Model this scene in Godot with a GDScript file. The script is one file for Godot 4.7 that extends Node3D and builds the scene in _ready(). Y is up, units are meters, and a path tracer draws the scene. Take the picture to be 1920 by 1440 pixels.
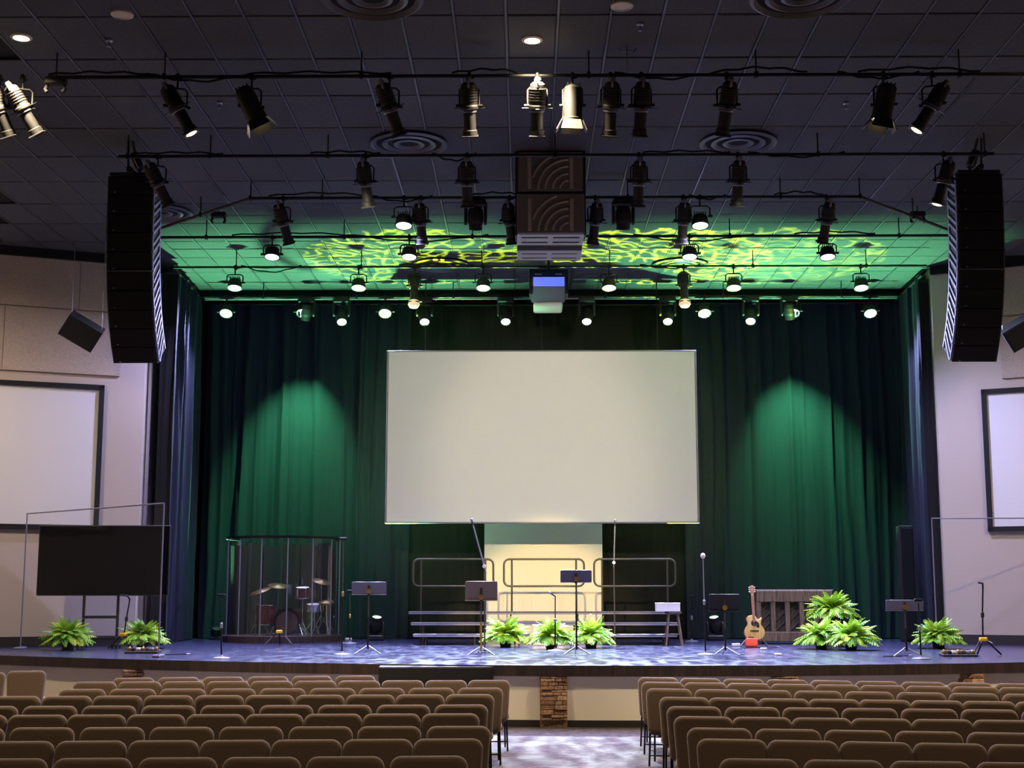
extends Node3D
# A church auditorium seen from the seats: dim house, lit stage. x right, y up, the stage lies towards -z.
# at() and on() turn a bearing of the survey photograph (1920 x 1440, focal length 2600) into a place in the room.
const EYE = Vector3(0, 2.0, 0)
const FOCAL = 2600.0
const DECK = 0.9
const CEIL = 8.9
const PIPE = 8.56
const PIPE_AT = [17.1, 20.4, 22.7, 25.3, 27.75, 30.7]
var look = Basis(Vector3.UP, 0.0095) * Basis(Vector3.RIGHT, atan(387.0 / 2600.0))
var M = {}
var meshes = {}
var used = {}
var rng = RandomNumberGenerator.new()
const ORD = ["first", "second", "third", "fourth", "fifth", "sixth", "seventh", "eighth", "ninth", "tenth", "eleventh", "twelfth", "thirteenth"]

# ---------- places
func ray(px, py):
	return look * Vector3((px - 960.0) / FOCAL, (720.0 - py) / FOCAL, -1.0)
func at(px, py, d):
	var r = ray(px, py)
	return EYE + r * (d / -r.z)
func on(px, py, h):
	var r = ray(px, py)
	return EYE + r * ((h - EYE.y) / r.y)
func stage_front(x):
	return 20.9 + 0.028 * (x - 1.7) * (x - 1.7)

# ---------- naming
func numbered(called):
	var n = used.get(called, -1) + 1
	used[called] = n
	return called if n == 0 else "%s_%03d" % [called, n]
func tag(o, label, category, group = "", kind = ""):
	o.set_meta("label", label)
	o.set_meta("category", category)
	if group: o.set_meta("group", group)
	if kind: o.set_meta("kind", kind)
	return o
func thing(called, label, category, where = Vector3.ZERO, turn = 0.0, group = ""):
	var o = Node3D.new()
	o.name = numbered(called)
	add_child(o)
	o.position = where
	o.rotation.y = turn
	return tag(o, label, category, group)
func put(called, mesh, m, parent = null, xf = Transform3D.IDENTITY):
	var o = MeshInstance3D.new()
	o.mesh = mesh
	o.material_override = m
	o.name = called if parent else numbered(called)
	(parent if parent else self).add_child(o, true)
	o.transform = xf
	return o
func obj(called, s, m, parent = null, xf = Transform3D.IDENTITY):
	return put(called, done(s), m, parent, xf)
func struct(called, s, m, label, category):
	var o = obj(called, s, m)
	tag(o, label, category, "", "structure")
	return o
func dup(root, where, turn, label):
	var r = root.duplicate()
	var stem = String(root.name).split("_0")[0]
	r.name = numbered(stem)
	add_child(r)
	r.position = where
	r.rotation.y = turn
	r.set_meta("label", label)
	return r
func keep(key, maker):
	if not meshes.has(key): meshes[key] = done(maker.call())
	return meshes[key]

# ---------- shapes
func S():
	var s = SurfaceTool.new()
	s.begin(Mesh.PRIMITIVE_TRIANGLES)
	return s
func done(s):
	s.generate_normals()
	return s.commit()
func poly(s, pts, inside, group = -1):   # a convex face, turned to look away from inside
	s.set_smooth_group(group if group >= 0 else 0xFFFFFFFF)
	var n = (pts[1] - pts[0]).cross(pts[2] - pts[0])
	var mid = Vector3.ZERO
	for p in pts: mid += p
	mid /= pts.size()
	var flip = n.dot(mid - inside) > 0
	for i in range(1, pts.size() - 1):
		s.add_vertex(pts[0])
		s.add_vertex(pts[i + 1] if flip else pts[i])
		s.add_vertex(pts[i] if flip else pts[i + 1])
func box(s, c, size, ch = 0.0, b = Basis.IDENTITY):
	var h = size / 2.0
	var k = {}
	for x in [-1, 1]:
		for y in [-1, 1]:
			for z in [-1, 1]:
				var g = Vector3(x, y, z)
				var q = []
				for a in 3:
					var p = Vector3(x * (h.x - ch), y * (h.y - ch), z * (h.z - ch))
					p[a] = g[a] * h[a]
					q.append(c + b * p)
				k[[x, y, z]] = q
				if ch > 0: poly(s, q, c)
	for a in 3:
		var u = (a + 1) % 3
		var v = (a + 2) % 3
		for sg in [-1, 1]:
			var f = []
			for w in [[-1, -1], [1, -1], [1, 1], [-1, 1]]:
				var g = [0, 0, 0]
				g[a] = sg
				g[u] = w[0]
				g[v] = w[1]
				f.append(k[g][a])
			poly(s, f, c)
		if ch > 0:
			for su in [-1, 1]:
				for sv in [-1, 1]:
					var g0 = [0, 0, 0]
					g0[u] = su
					g0[v] = sv
					var g1 = g0.duplicate()
					g0[a] = -1
					g1[a] = 1
					poly(s, [k[g0][u], k[g1][u], k[g1][v], k[g0][v]], c)
func hull(s, lo, hi):   # lo and hi: matching rings of points, joined and capped (convex)
	var c = Vector3.ZERO
	for p in lo: c += p
	for p in hi: c += p
	c /= lo.size() * 2.0
	poly(s, lo, c)
	poly(s, hi, c)
	for i in lo.size():
		var j = (i + 1) % lo.size()
		poly(s, [lo[i], lo[j], hi[j], hi[i]], c)
func ring_faces(s, a, b, group):
	s.set_smooth_group(group)
	var n = a.size()
	for i in n:
		var j = (i + 1) % n
		for p in [a[i], b[j], b[i], a[i], a[j], b[j]]: s.add_vertex(p)
func cap(s, r, flip):
	s.set_smooth_group(0xFFFFFFFF)
	var c = Vector3.ZERO
	for p in r: c += p
	c /= r.size()
	for i in r.size():
		var j = (i + 1) % r.size()
		s.add_vertex(c)
		s.add_vertex(r[j] if flip else r[i])
		s.add_vertex(r[i] if flip else r[j])
func tube(s, pts, rad, n = 8, closed = false):
	var rings = []
	var m = pts.size()
	var up = Vector3.ZERO
	for i in m:
		var nx = pts[(i + 1) % m] if (closed or i < m - 1) else pts[i]
		var pv = pts[(i - 1 + m) % m] if (closed or i > 0) else pts[i]
		var t = (nx - pv).normalized()
		if up == Vector3.ZERO:
			up = t.cross(Vector3.RIGHT if absf(t.x) < 0.8 else Vector3.UP).normalized()
		up = (up - t * up.dot(t)).normalized()
		var side = t.cross(up)
		var r = rad[i] if rad is Array else rad
		var ring = []
		for k in n:
			var a = TAU * k / n
			ring.append(pts[i] + (up * cos(a) + side * sin(a)) * r)
		rings.append(ring)
	for i in (m if closed else m - 1): ring_faces(s, rings[(i + 1) % m], rings[i], 1)
	if not closed:
		cap(s, rings[0], false)
		cap(s, rings[m - 1], true)
func lathe(s, prof, xf = Transform3D.IDENTITY, n = 16, soft = false):   # prof: [radius, height] from the bottom up, the outside to the right
	var rings = []
	for p in prof:
		var ring = []
		for k in n:
			var a = -TAU * k / n
			ring.append(xf * Vector3(p[0] * cos(a), p[1], p[0] * sin(a)))
		rings.append(ring)
	for i in rings.size() - 1: ring_faces(s, rings[i + 1], rings[i], 1 if soft else i + 1)
func aim(p, dir, up = Vector3.BACK):   # local +y runs along dir
	var y = dir.normalized()
	var x = y.cross(up if absf(y.dot(up)) < 0.98 else Vector3.RIGHT).normalized()
	return Transform3D(Basis(x, y, x.cross(y)), p)
func pad(s, outline, t, r, xf = Transform3D.IDENTITY, steps = 3):   # an outline in x, y with thickness t along z and edges rounded by r
	var lo = Vector2(INF, INF)
	var hi = -lo
	for p in outline:
		lo = lo.min(p)
		hi = hi.max(p)
	var c = (lo + hi) / 2
	var half = (hi - lo) / 2
	var rings = []
	for side in [-1, 1]:
		for i in steps + 1:
			var q = (i if side < 0 else steps - i) / float(steps) * PI / 2
			var inset = r * (1 - sin(q))
			var z = side * (t / 2 - r + r * cos(q))
			var ring = []
			for p in outline:
				var d = p - c
				ring.append(xf * Vector3(c.x + d.x * (1 - inset / half.x), c.y + d.y * (1 - inset / half.y), z))
			rings.append(ring)
	for i in rings.size() - 1: ring_faces(s, rings[i + 1], rings[i], 0)
	for e in [0, rings.size() - 1]:
		var flat = PackedVector2Array()
		for p in outline: flat.append(p)
		var idx = Geometry2D.triangulate_polygon(flat)
		s.set_smooth_group(0)
		for i in range(0, idx.size(), 3):
			var a = rings[e][idx[i]]
			var b = rings[e][idx[i + 1]]
			var d = rings[e][idx[i + 2]]
			var out = (xf.basis.z * (1 if e else -1))
			if (b - a).cross(d - a).dot(out) > 0:
				for p in [a, d, b]: s.add_vertex(p)
			else:
				for p in [a, b, d]: s.add_vertex(p)
func rounded(w, h, r, n = 5, taper = 1.0):   # a rounded rectangle, counterclockwise round its centre; taper narrows its foot
	var o = []
	for q in 4:
		var cx = (w / 2 - r) * (1 if q in [0, 3] else -1)
		var cy = (h / 2 - r) * (1 if q < 2 else -1)
		for i in n:
			var a = q * PI / 2 + i / float(n - 1) * PI / 2
			var p = Vector2(cx + r * cos(a), cy + r * sin(a))
			p.x *= lerpf(taper, 1.0, p.y / h + 0.5)
			o.append(p)
	return o

# ---------- materials
func noise_tex(freq, cols, size = 256, kind = FastNoiseLite.TYPE_SIMPLEX, stretch = Vector2.ONE, seed_ = 1):
	var f = FastNoiseLite.new()
	f.seed = seed_
	f.noise_type = kind
	f.frequency = freq
	f.fractal_octaves = 4
	var im = Image.create(size, size, false, Image.FORMAT_RGB8)
	for y in size:
		for x in size:
			var u = TAU * x / size
			var v = TAU * y / size
			var k = size / TAU
			var q = f.get_noise_3d(cos(u) * k * stretch.x, sin(u) * k * stretch.x + cos(v) * k * stretch.y, sin(v) * k * stretch.y) * 0.9 + 0.5
			q = clampf(q, 0, 1) * (cols.size() - 1)
			var i = mini(int(q), cols.size() - 2)
			im.set_pixel(x, y, cols[i].lerp(cols[i + 1], q - i))
	return ImageTexture.create_from_image(im)
func mat(key, color, rough, metal = 0.0, tex = null, scale = 1.0, relief = 0.0):
	var m = StandardMaterial3D.new()
	m.resource_name = key
	m.albedo_color = color
	m.roughness = rough
	m.metallic = metal
	if tex:
		m.albedo_texture = tex
		m.uv1_triplanar = true
		m.uv1_scale = scale * Vector3.ONE if scale is float else scale
		if relief > 0:
			m.heightmap_enabled = true
			m.heightmap_texture = tex
			m.heightmap_scale = relief
	M[key] = m
	return m
func glow(key, color, energy, alpha = 1.0):
	var m = mat(key, Color(0.8, 0.8, 0.8, alpha), 0.2)
	if alpha < 1.0: m.transparency = BaseMaterial3D.TRANSPARENCY_ALPHA
	m.emission_enabled = true
	m.emission = color
	m.emission_energy_multiplier = energy
	return m
func g(v): return Color(v, v, v)
func materials():
	var cloth = noise_tex(0.35, [g(0.62), g(0.85), g(1.0)], 256)
	var carpet = noise_tex(0.05, [Color(0.33, 0.30, 0.30), Color(0.50, 0.46, 0.45), Color(0.78, 0.74, 0.70), Color(0.52, 0.49, 0.49), Color(0.34, 0.31, 0.31)], 512, FastNoiseLite.TYPE_SIMPLEX, Vector2(0.6, 1.1))
	var scuff = noise_tex(0.03, [g(0.55), g(0.8), g(1.0)], 512, FastNoiseLite.TYPE_SIMPLEX, Vector2(1.6, 0.7))
	var stone = noise_tex(0.05, [Color(0.66, 0.60, 0.54), Color(0.86, 0.82, 0.77), Color(1.0, 0.97, 0.93)], 256)
	var wood = noise_tex(0.04, [g(0.6), g(0.85), g(1.0)], 256, FastNoiseLite.TYPE_SIMPLEX, Vector2(3.0, 0.25))
	mat("tile", Color(0.318, 0.326, 0.345), 0.9, 0.0, cloth, 0.8, 0.15)
	mat("tile_dull", Color(0.303, 0.311, 0.33), 0.9, 0.0, cloth, 0.8, 0.15)
	mat("tile_pale", Color(0.333, 0.341, 0.358), 0.9, 0.0, cloth, 0.8, 0.15)
	mat("ceiling_bar", Color(0.27, 0.27, 0.30), 0.5, 0.2)
	mat("plenum", Color(0.03, 0.03, 0.035), 0.95)
	mat("paint", Color(0.74, 0.69, 0.635), 0.85)
	mat("acoustic", Color(0.84, 0.77, 0.69), 0.95, 0.0, cloth, 1.0, 0.1)
	mat("dark_base", Color(0.16, 0.14, 0.14), 0.7)
	mat("carpet", Color(0.47, 0.455, 0.46), 0.95, 0.0, carpet, 0.25)
	mat("deck", Color(0.25, 0.26, 0.38), 0.24, 0.0, scuff, 0.35)
	mat("lip", Color(0.25, 0.19, 0.17), 0.55, 0.0, wood, 0.4)
	mat("front_panel", Color(0.97, 0.94, 0.86), 0.85)
	mat("stone", Color(0.80, 0.67, 0.56), 0.9, 0.0, stone, 1.6, 1.0)
	mat("stone_dark", Color(0.66, 0.53, 0.43), 0.9, 0.0, stone, 1.9, 1.0)
	mat("stone_pale", Color(0.90, 0.78, 0.66), 0.9, 0.0, stone, 1.3, 1.0)
	mat("velvet", Color(0.078, 0.105, 0.175), 0.95)
	mat("black_cloth", Color(0.035, 0.035, 0.052), 0.98)
	mat("screen_white", Color(0.86, 0.86, 0.86), 0.9)
	mat("panel_white", Color(0.87, 0.85, 0.80), 0.8)
	mat("black", Color(0.085, 0.085, 0.09), 0.6)
	mat("matt_black", Color(0.055, 0.055, 0.06), 0.85)
	mat("flat_black", Color(0.035, 0.033, 0.04), 0.75)
	mat("black_metal", Color(0.12, 0.12, 0.125), 0.38, 0.6)
	mat("pipe", Color(0.045, 0.045, 0.05), 0.6)
	mat("grille", Color(0.05, 0.05, 0.052), 0.8, 0.0, cloth, 6.0, 0.1)
	mat("brown_grille", Color(0.54, 0.53, 0.50), 0.8, 0.0, cloth, 5.0, 0.1)
	mat("brown_wave", Color(0.66, 0.64, 0.60), 0.7)
	mat("steel", Color(0.62, 0.62, 0.65), 0.35, 0.8)
	mat("grey_metal", Color(0.52, 0.52, 0.56), 0.45, 0.4)
	mat("vent_grey", Color(0.34, 0.34, 0.37), 0.45, 0.3)
	mat("chrome", Color(0.85, 0.85, 0.85), 0.15, 1.0)
	mat("rail", Color(0.33, 0.31, 0.29), 0.4, 0.6)
	mat("riser_top", Color(0.30, 0.29, 0.33), 0.5)
	mat("rigging", Color(0.66, 0.68, 0.78), 0.5, 0.2)
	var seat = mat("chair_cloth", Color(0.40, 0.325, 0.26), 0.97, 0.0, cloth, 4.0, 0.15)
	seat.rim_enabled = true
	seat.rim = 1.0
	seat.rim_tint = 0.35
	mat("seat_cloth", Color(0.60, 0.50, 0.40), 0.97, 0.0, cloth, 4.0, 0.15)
	mat("chair_frame", Color(0.05, 0.045, 0.045), 0.45, 0.3)
	for i in 3:
		var fr = mat("frond_%d" % i, [Color(0.50, 0.72, 0.12), Color(0.62, 0.74, 0.15), Color(0.40, 0.63, 0.12)][i], 0.55)
		fr.backlight_enabled = true
		fr.backlight = Color(0.35, 0.4, 0.1)
	mat("pot", Color(0.12, 0.12, 0.12), 0.5)
	mat("soil", Color(0.12, 0.09, 0.06), 1.0)
	mat("spruce", Color(0.90, 0.76, 0.45), 0.3, 0.0, wood, Vector3(3, 0.6, 3))
	mat("mahogany", Color(0.37, 0.18, 0.11), 0.35, 0.0, wood, 1.5)
	mat("neck_wood", Color(0.66, 0.46, 0.36), 0.4)
	mat("ebony", Color(0.14, 0.08, 0.06), 0.4)
	mat("red_case", Color(0.80, 0.24, 0.10), 0.5)
	mat("piano_wood", Color(0.50, 0.42, 0.33), 0.6, 0.0, wood, 0.8)
	mat("piano_dark", Color(0.33, 0.28, 0.22), 0.7, 0.0, wood, 1.4)
	mat("brass", Color(0.85, 0.68, 0.30), 0.28, 0.9)
	mat("drum_skin", Color(0.85, 0.83, 0.80), 0.6)
	mat("bass_skin", Color(0.24, 0.19, 0.16), 0.6)
	mat("yellow", Color(0.92, 0.68, 0.10), 0.45)
	mat("white_plastic", Color(0.86, 0.84, 0.80), 0.5)
	mat("stand_desk", Color(0.42, 0.42, 0.46), 0.45, 0.2)
	mat("stand_tan", Color(0.50, 0.44, 0.36), 0.5, 0.1)
	mat("booth_back", Color(0.19, 0.145, 0.11), 0.95, 0.0, cloth, 1.5, 0.2)
	var pane = mat("acrylic", Color(0.45, 0.46, 0.50, 0.02), 0.04)
	pane.metallic_specular = 0.22
	pane.transparency = BaseMaterial3D.TRANSPARENCY_ALPHA
	var clear = mat("clear_acrylic", Color(0.35, 0.33, 0.32, 0.08), 0.04)
	clear.transparency = BaseMaterial3D.TRANSPARENCY_ALPHA
	mat("pane_edge", Color(0.45, 0.44, 0.50), 0.4)
	mat("tv_glass", Color(0.03, 0.028, 0.035), 0.6).metallic_specular = 0.15
	mat("rear_paint", Color(0.20, 0.17, 0.15), 0.9)
	mat("cymbal", Color(0.42, 0.36, 0.22), 0.45, 0.7)
	glow("lens_led", Color(0.88, 0.90, 1.0), 5.0)
	glow("lens_warm", Color(1.0, 0.88, 0.60), 4.0)
	glow("lens_fresnel", Color(1.0, 0.90, 0.66), 22.0)
	glow("lens_head", Color(0.95, 1.0, 0.92), 9.0, 0.4)
	glow("lens_green", Color(0.62, 1.0, 0.80), 6.0, 0.4)
	glow("lens_amber", Color(1.0, 0.80, 0.55), 0.6)
	glow("down_lit", Color(1.0, 0.90, 0.68), 6.0)
	mat("down_off", Color(0.80, 0.74, 0.66), 0.5)
	glow("panel_blue", Color(0.35, 0.45, 1.0), 0.9)
	mat("cream", Color(0.82, 0.78, 0.70), 0.6)
	mat("navy", Color(0.16, 0.18, 0.30), 0.5)
	mat("paper", Color(0.9, 0.88, 0.84), 0.8)
	mat("red_tip", Color(0.75, 0.22, 0.12), 0.5)

func _ready():
	var cam = Camera3D.new()
	cam.name = "camera"
	cam.projection = Camera3D.PROJECTION_PERSPECTIVE
	cam.fov = rad_to_deg(2.0 * atan(720.0 / FOCAL))
	cam.near = 0.1
	cam.far = 200.0
	cam.current = true
	add_child(cam)
	cam.transform = Transform3D(look, EYE)
	var we = WorldEnvironment.new()
	we.name = "world"
	var env = Environment.new()
	env.background_mode = Environment.BG_COLOR
	env.background_color = Color.BLACK
	env.tonemap_mode = Environment.TONE_MAPPER_LINEAR
	env.tonemap_exposure = 1.0
	env.sdfgi_enabled = true
	env.ssao_enabled = true
	env.ssil_enabled = true
	we.environment = env
	add_child(we)
	rng.seed = 77
	materials()
	setting()
	stage()
	curtains()
	pipes()
	spotlights()
	par_cans()
	moving_heads()
	ceiling_fittings()
	line_array(-1)
	line_array(1)
	centre_speakers()
	wall_speakers()
	screens_and_panes()
	risers()
	drums()
	guitar()
	piano()
	stage_things()
	seats()

# ---------- the setting
const WALL_L = [Vector2(-8.2, -32.8), Vector2(-7.9, -28.4), Vector2(-14.0, -25.84), Vector2(-14.0, 6.0)]
const WALL_R = [Vector2(9.05, -32.8), Vector2(8.75, -29.3), Vector2(15.0, -26.18), Vector2(15.0, 6.0)]
func wall_strip(pts, sg, y0, y1, off, thick):   # upright slabs along a line in plan, off metres inside the wall face
	var s = S()
	for i in pts.size() - 1:
		var a = pts[i]
		var b = pts[i + 1]
		var n = (b - a).normalized().orthogonal() * sg
		var lo = []
		var hi = []
		for p in [a + n * off, b + n * off, b + n * (off - thick), a + n * (off - thick)]:
			lo.append(Vector3(p.x, y0, p.y))
			hi.append(Vector3(p.x, y1, p.y))
		hull(s, lo, hi)
	return s
func setting():
	var s = S()
	box(s, Vector3(0.5, -0.1, -13.5), Vector3(30, 0.2, 39.6))
	struct("floor", s, M.carpet, "streaked grey and brown carpet floor of the seating area", "floor")
	struct("wall_left", wall_strip(WALL_L, 1, -0.1, 9.2, 0.0, 0.25), M.paint, "beige painted wall left of the stage opening", "wall")
	struct("wall_right", wall_strip(WALL_R, -1, -0.1, 9.2, 0.0, 0.25), M.paint, "beige painted wall right of the stage opening", "wall")
	struct("wall_stage", wall_strip([Vector2(9.3, -32.8), Vector2(-8.5, -32.8)], 1, -0.1, 9.2, 0.0, 0.25), M.plenum, "dark back wall behind the stage curtains", "wall")
	struct("wall_rear", wall_strip([Vector2(-14.3, 6.0), Vector2(15.3, 6.0)], 1, -0.1, 9.2, 0.0, 0.25), M.rear_paint, "dark rear wall of the auditorium behind the seats", "wall")
	struct("baseboard_left", wall_strip([WALL_L[1], WALL_L[2]], 1, DECK, DECK + 0.2, 0.02, 0.02), M.dark_base, "dark baseboard along the left wall at stage level", "baseboard")
	struct("baseboard_right", wall_strip([WALL_R[1], WALL_R[2]], -1, DECK, DECK + 0.2, 0.02, 0.02), M.dark_base, "dark baseboard along the right wall at stage level", "baseboard")
	# ceiling: slab, bars, tiles of 0.637 x 1.37 m
	s = S()
	box(s, Vector3(0.5, CEIL + 0.14, -13.5), Vector3(30, 0.2, 39.6))
	var ceiling = struct("ceiling", s, M.plenum, "dark grid ceiling of rectangular acoustic tiles above the stage and seats", "ceiling")
	s = S()
	for i in range(-17, 20):
		var x = 0.41 + 0.637 * i
		box(s, Vector3(x, CEIL + 0.012, -23.4), Vector3(0.03, 0.03, 18.6))
	obj("ceiling_bar", s, M.ceiling_bar, ceiling)
	var flat = keep("tile", func(): var t = S(); box(t, Vector3.ZERO, Vector3(0.600, 0.03, 1.345), 0.008); return t)
	var warped = keep("tile2", func(): var t = S(); box(t, Vector3.ZERO, Vector3(0.598, 0.03, 1.338), 0.010, Basis(Vector3.RIGHT, 0.004)); return t)
	var rows = []
	for k in range(-1, 12): rows.append(15.98 + 1.37 * k + 0.685)
	var far = S()
	var count = 0
	for d in rows:
		for i in range(-18, 20):
			var x = 0.41 + 0.637 * (i + 0.5)
			var span = 960.0 / FOCAL * (d * 0.99 + 1.0) + 0.5
			if d > 28.0 and (x < -8.0 or x > 9.1): continue
			if absf(x - 0.1) > span or d > 32.6: continue
			var p = Vector3(x, CEIL + 0.015, -d)
			if count < 300:
				put("tile", flat if rng.randf() < 0.6 else warped, [M.tile, M.tile_dull, M.tile_pale][rng.randi() % 3], ceiling, Transform3D(Basis.IDENTITY, p))
				count += 1
			else:
				box(far, p, Vector3(0.6, 0.03, 1.345), 0.008)
	for i in range(-22, 24):
		for d in range(1, 12): box(far, Vector3(0.41 + 0.637 * (i + 0.5), CEIL + 0.015, -15.98 + 1.37 * d + 0.685), Vector3(0.6, 0.03, 1.345))
	obj("more_tiles", far, M.tile, ceiling).set_meta("kind", "stuff")
	# dark soffits where the ceiling meets the angled walls
	struct("trim_1", wall_strip([WALL_L[1], WALL_L[2]], 1, CEIL - 0.18, CEIL + 0.03, 0.12, 0.12), M.plenum, "dark soffit strip along the top of the left wall", "trim")
	struct("trim_2", wall_strip([WALL_R[1], WALL_R[2]], -1, CEIL - 0.18, CEIL + 0.03, 0.12, 0.12), M.plenum, "dark soffit strip along the top of the right wall", "trim")
	# cloth panels and framed screens on the angled walls
	for side in [-1, 1]:
		var a = WALL_L[1] if side < 0 else WALL_R[1]
		var b = WALL_L[2] if side < 0 else WALL_R[2]
		var sg = 1 if side < 0 else -1
		var dir = (b - a).normalized()
		var word = "left" if side < 0 else "right"
		var n0 = 0.50 if side < 0 else 1.35
		for row in 2:
			var y0 = [6.37, 7.70][row]
			var y1 = [7.66, CEIL - 0.19][row]
			var w = thing("wall_panel", "%s tan cloth acoustic panel high on the %s wall beside the hanging speakers" % [["lower", "upper"][row], word], "wall panel", Vector3.ZERO, 0.0, "acoustic panels on the %s wall" % word)
			for piece in 2:
				var u0 = n0 if piece == 0 else n0 + (0.88 if row else 2.3)
				var u1 = n0 + (0.87 if row else 2.29) if piece == 0 else 6.4
				obj("panel", wall_strip([a + dir * u0, a + dir * u1], sg, y0, y1, 0.05, 0.05), M.acoustic, w)
		var f0 = 0.80 if side < 0 else 0.92
		var scr = thing("projection_screen", "white %s wall projection screen in a wide black frame" % word, "screen")
		obj("screen_cloth", wall_strip([a + dir * (f0 + 0.05), a + dir * 6.3], sg, 3.30, 6.08, 0.03, 0.03), M.screen_white, scr)
		for e in [[f0, f0 + 0.1, 3.2, 6.16], [6.25, 6.35, 3.2, 6.16], [f0, 6.35, 6.06, 6.16], [f0, 6.35, 3.2, 3.3]]:
			obj("frame", wall_strip([a + dir * e[0], a + dir * e[1]], sg, e[2], e[3], 0.07, 0.07), M.flat_black, scr)

func stage():
	var st = thing("stage", "wide stage with a curved front edge, glossy dark deck and beige front", "stage", Vector3(1.7, 0, -20.9))
	var org = Vector3(1.7, 0, -20.9)
	var curve = []
	for i in 57: curve.append(-12.3 + 27.3 * i / 56.0)
	var outline = PackedVector2Array()
	for x in curve: outline.append(Vector2(x, stage_front(x)))
	for p in [WALL_R[1], WALL_R[0], WALL_L[0], WALL_L[1]]: outline.append(Vector2(p.x, -p.y))
	var idx = Geometry2D.triangulate_polygon(outline)
	var s = S()
	s.set_smooth_group(0xFFFFFFFF)
	for i in range(0, idx.size(), 3):
		var t = []
		for k in 3: t.append(Vector3(outline[idx[i + k]].x, DECK, -outline[idx[i + k]].y) - org)
		var up = (t[1] - t[0]).cross(t[2] - t[0]).y > 0
		for p in ([t[0], t[2], t[1]] if up else t): s.add_vertex(p)
	obj("deck", s, M.deck, st)
	for band in [["lip", DECK - 0.16, DECK - 0.004, 0.0, M.lip], ["front_panel", 0.1, DECK - 0.16, 0.10, M.front_panel], ["baseboard", 0.0, 0.1, 0.085, M.dark_base]]:
		s = S()
		for i in 56:
			var lo = []
			var hi = []
			for q in [[curve[i], 0.0], [curve[i + 1], 0.0], [curve[i + 1], 0.3], [curve[i], 0.3]]:
				lo.append(Vector3(q[0], band[1], -stage_front(q[0]) - q[1] - band[3]) - org)
				hi.append(Vector3(q[0], band[2], -stage_front(q[0]) - q[1] - band[3]) - org)
			hull(s, lo, hi)
		obj(band[0], s, band[4], st)
	# pilasters of stacked ledge stone in the stage front
	for px in [245.0, 1038.5, 1474.0, 1825.0]:
		var p = on(px, 1300, 0.5)
		var x = at(px, 1300, stage_front(p.x)).x
		var turn = atan(0.056 * (x - 1.7))
		var b = Basis(Vector3.UP, -turn)
		s = S()
		box(s, Vector3(0, 0.37, -0.06), Vector3(0.40, 0.74, 0.1))
		var pil = obj("stone_pilaster", s, M.stone_dark, st, Transform3D(b, Vector3(x, 0.0, -stage_front(x) - 0.04) - org))
		var y = 0.1
		while y < 0.71:
			var h = minf(rng.randf_range(0.035, 0.075), 0.735 - y)
			var xx = -0.195
			while xx < 0.17:
				var w = minf(rng.randf_range(0.10, 0.24), 0.195 - xx)
				if 0.195 - xx - w < 0.05: w = 0.195 - xx
				s = S()
				box(s, Vector3(xx + w / 2, y + h / 2, 0.0), Vector3(w - 0.006, h - 0.006, rng.randf_range(0.05, 0.12)), 0.008)
				obj("stone", s, [M.stone, M.stone_dark, M.stone_pale, M.stone][rng.randi() % 4], pil)
				xx += w
			y += h
	# black bass grille box set into the front
	var c = at(816, 1262, 21.0)
	s = S()
	box(s, Vector3.ZERO, Vector3(1.70, 0.30, 0.5), 0.01)
	var box_ = thing("subwoofer", "long low black subwoofer box set under the edge of the stage front", "speaker", Vector3(c.x, DECK - 0.34, -21.0))
	obj("cabinet", s, M.flat_black, box_, Transform3D(Basis(Vector3.UP, 0.06), Vector3(0, 0.17, -0.20)))
	s = S()
	box(s, Vector3.ZERO, Vector3(1.66, 0.27, 0.02), 0.004)
	obj("grille", s, M.grille, box_, Transform3D(Basis(Vector3.UP, 0.06), Vector3(0, 0.17, 0.055)))

func curtain(called, label, a, b, y0, y1, amp, wave, m, seed_):
	var n1 = FastNoiseLite.new()
	n1.seed = seed_
	n1.frequency = 0.5
	var run = b - a
	var length = run.length()
	var dir = run / length
	var nor = Vector3(-dir.z, 0, dir.x)
	var cols = int(length / 0.028)
	var rows = 14
	var s = S()
	s.set_smooth_group(0)
	var grid = []
	for j in rows + 1:
		var line = []
		var v = j / float(rows)
		for i in cols + 1:
			var u = length * i / cols
			var drift = n1.get_noise_2d(u * 0.7, v * 1.1) * 0.55 + n1.get_noise_2d(u * 2.4 + 40, 3.0) * 0.55
			var ph = TAU * (u + drift * wave * 1.6) / wave
			var deep = 0.55 + 0.9 * absf(n1.get_noise_2d(u * 1.3 + 90, v * 0.6))
			var fold = (1 - absf(sin(ph / 2)) * 2.0) * 0.6 + sin(ph * 0.5 + 1.3) * 0.5
			line.append(a + dir * u + nor * fold * amp * deep + Vector3.UP * (y0 + (y1 - y0) * v - a.y))
		grid.append(line)
	for j in rows:
		for i in cols:
			var q = [grid[j][i], grid[j][i + 1], grid[j + 1][i + 1], grid[j + 1][i]]
			for k in [0, 2, 1, 0, 3, 2]: s.add_vertex(q[k])
	var hem = S()
	for i in cols: pass
	var t = thing(called, label, "curtain", Vector3(a.x, y0, a.z))
	obj("cloth", s, m, t, Transform3D(Basis.IDENTITY, -Vector3(a.x, y0, a.z)))
	var tr = S()
	tube(tr, [a * Vector3(1, 0, 1) + Vector3.UP * (y1 + 0.02), b * Vector3(1, 0, 1) + Vector3.UP * (y1 + 0.02)], 0.03, 6)
	obj("track", tr, M.pipe, t, Transform3D(Basis.IDENTITY, -Vector3(a.x, y0, a.z)))
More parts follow.
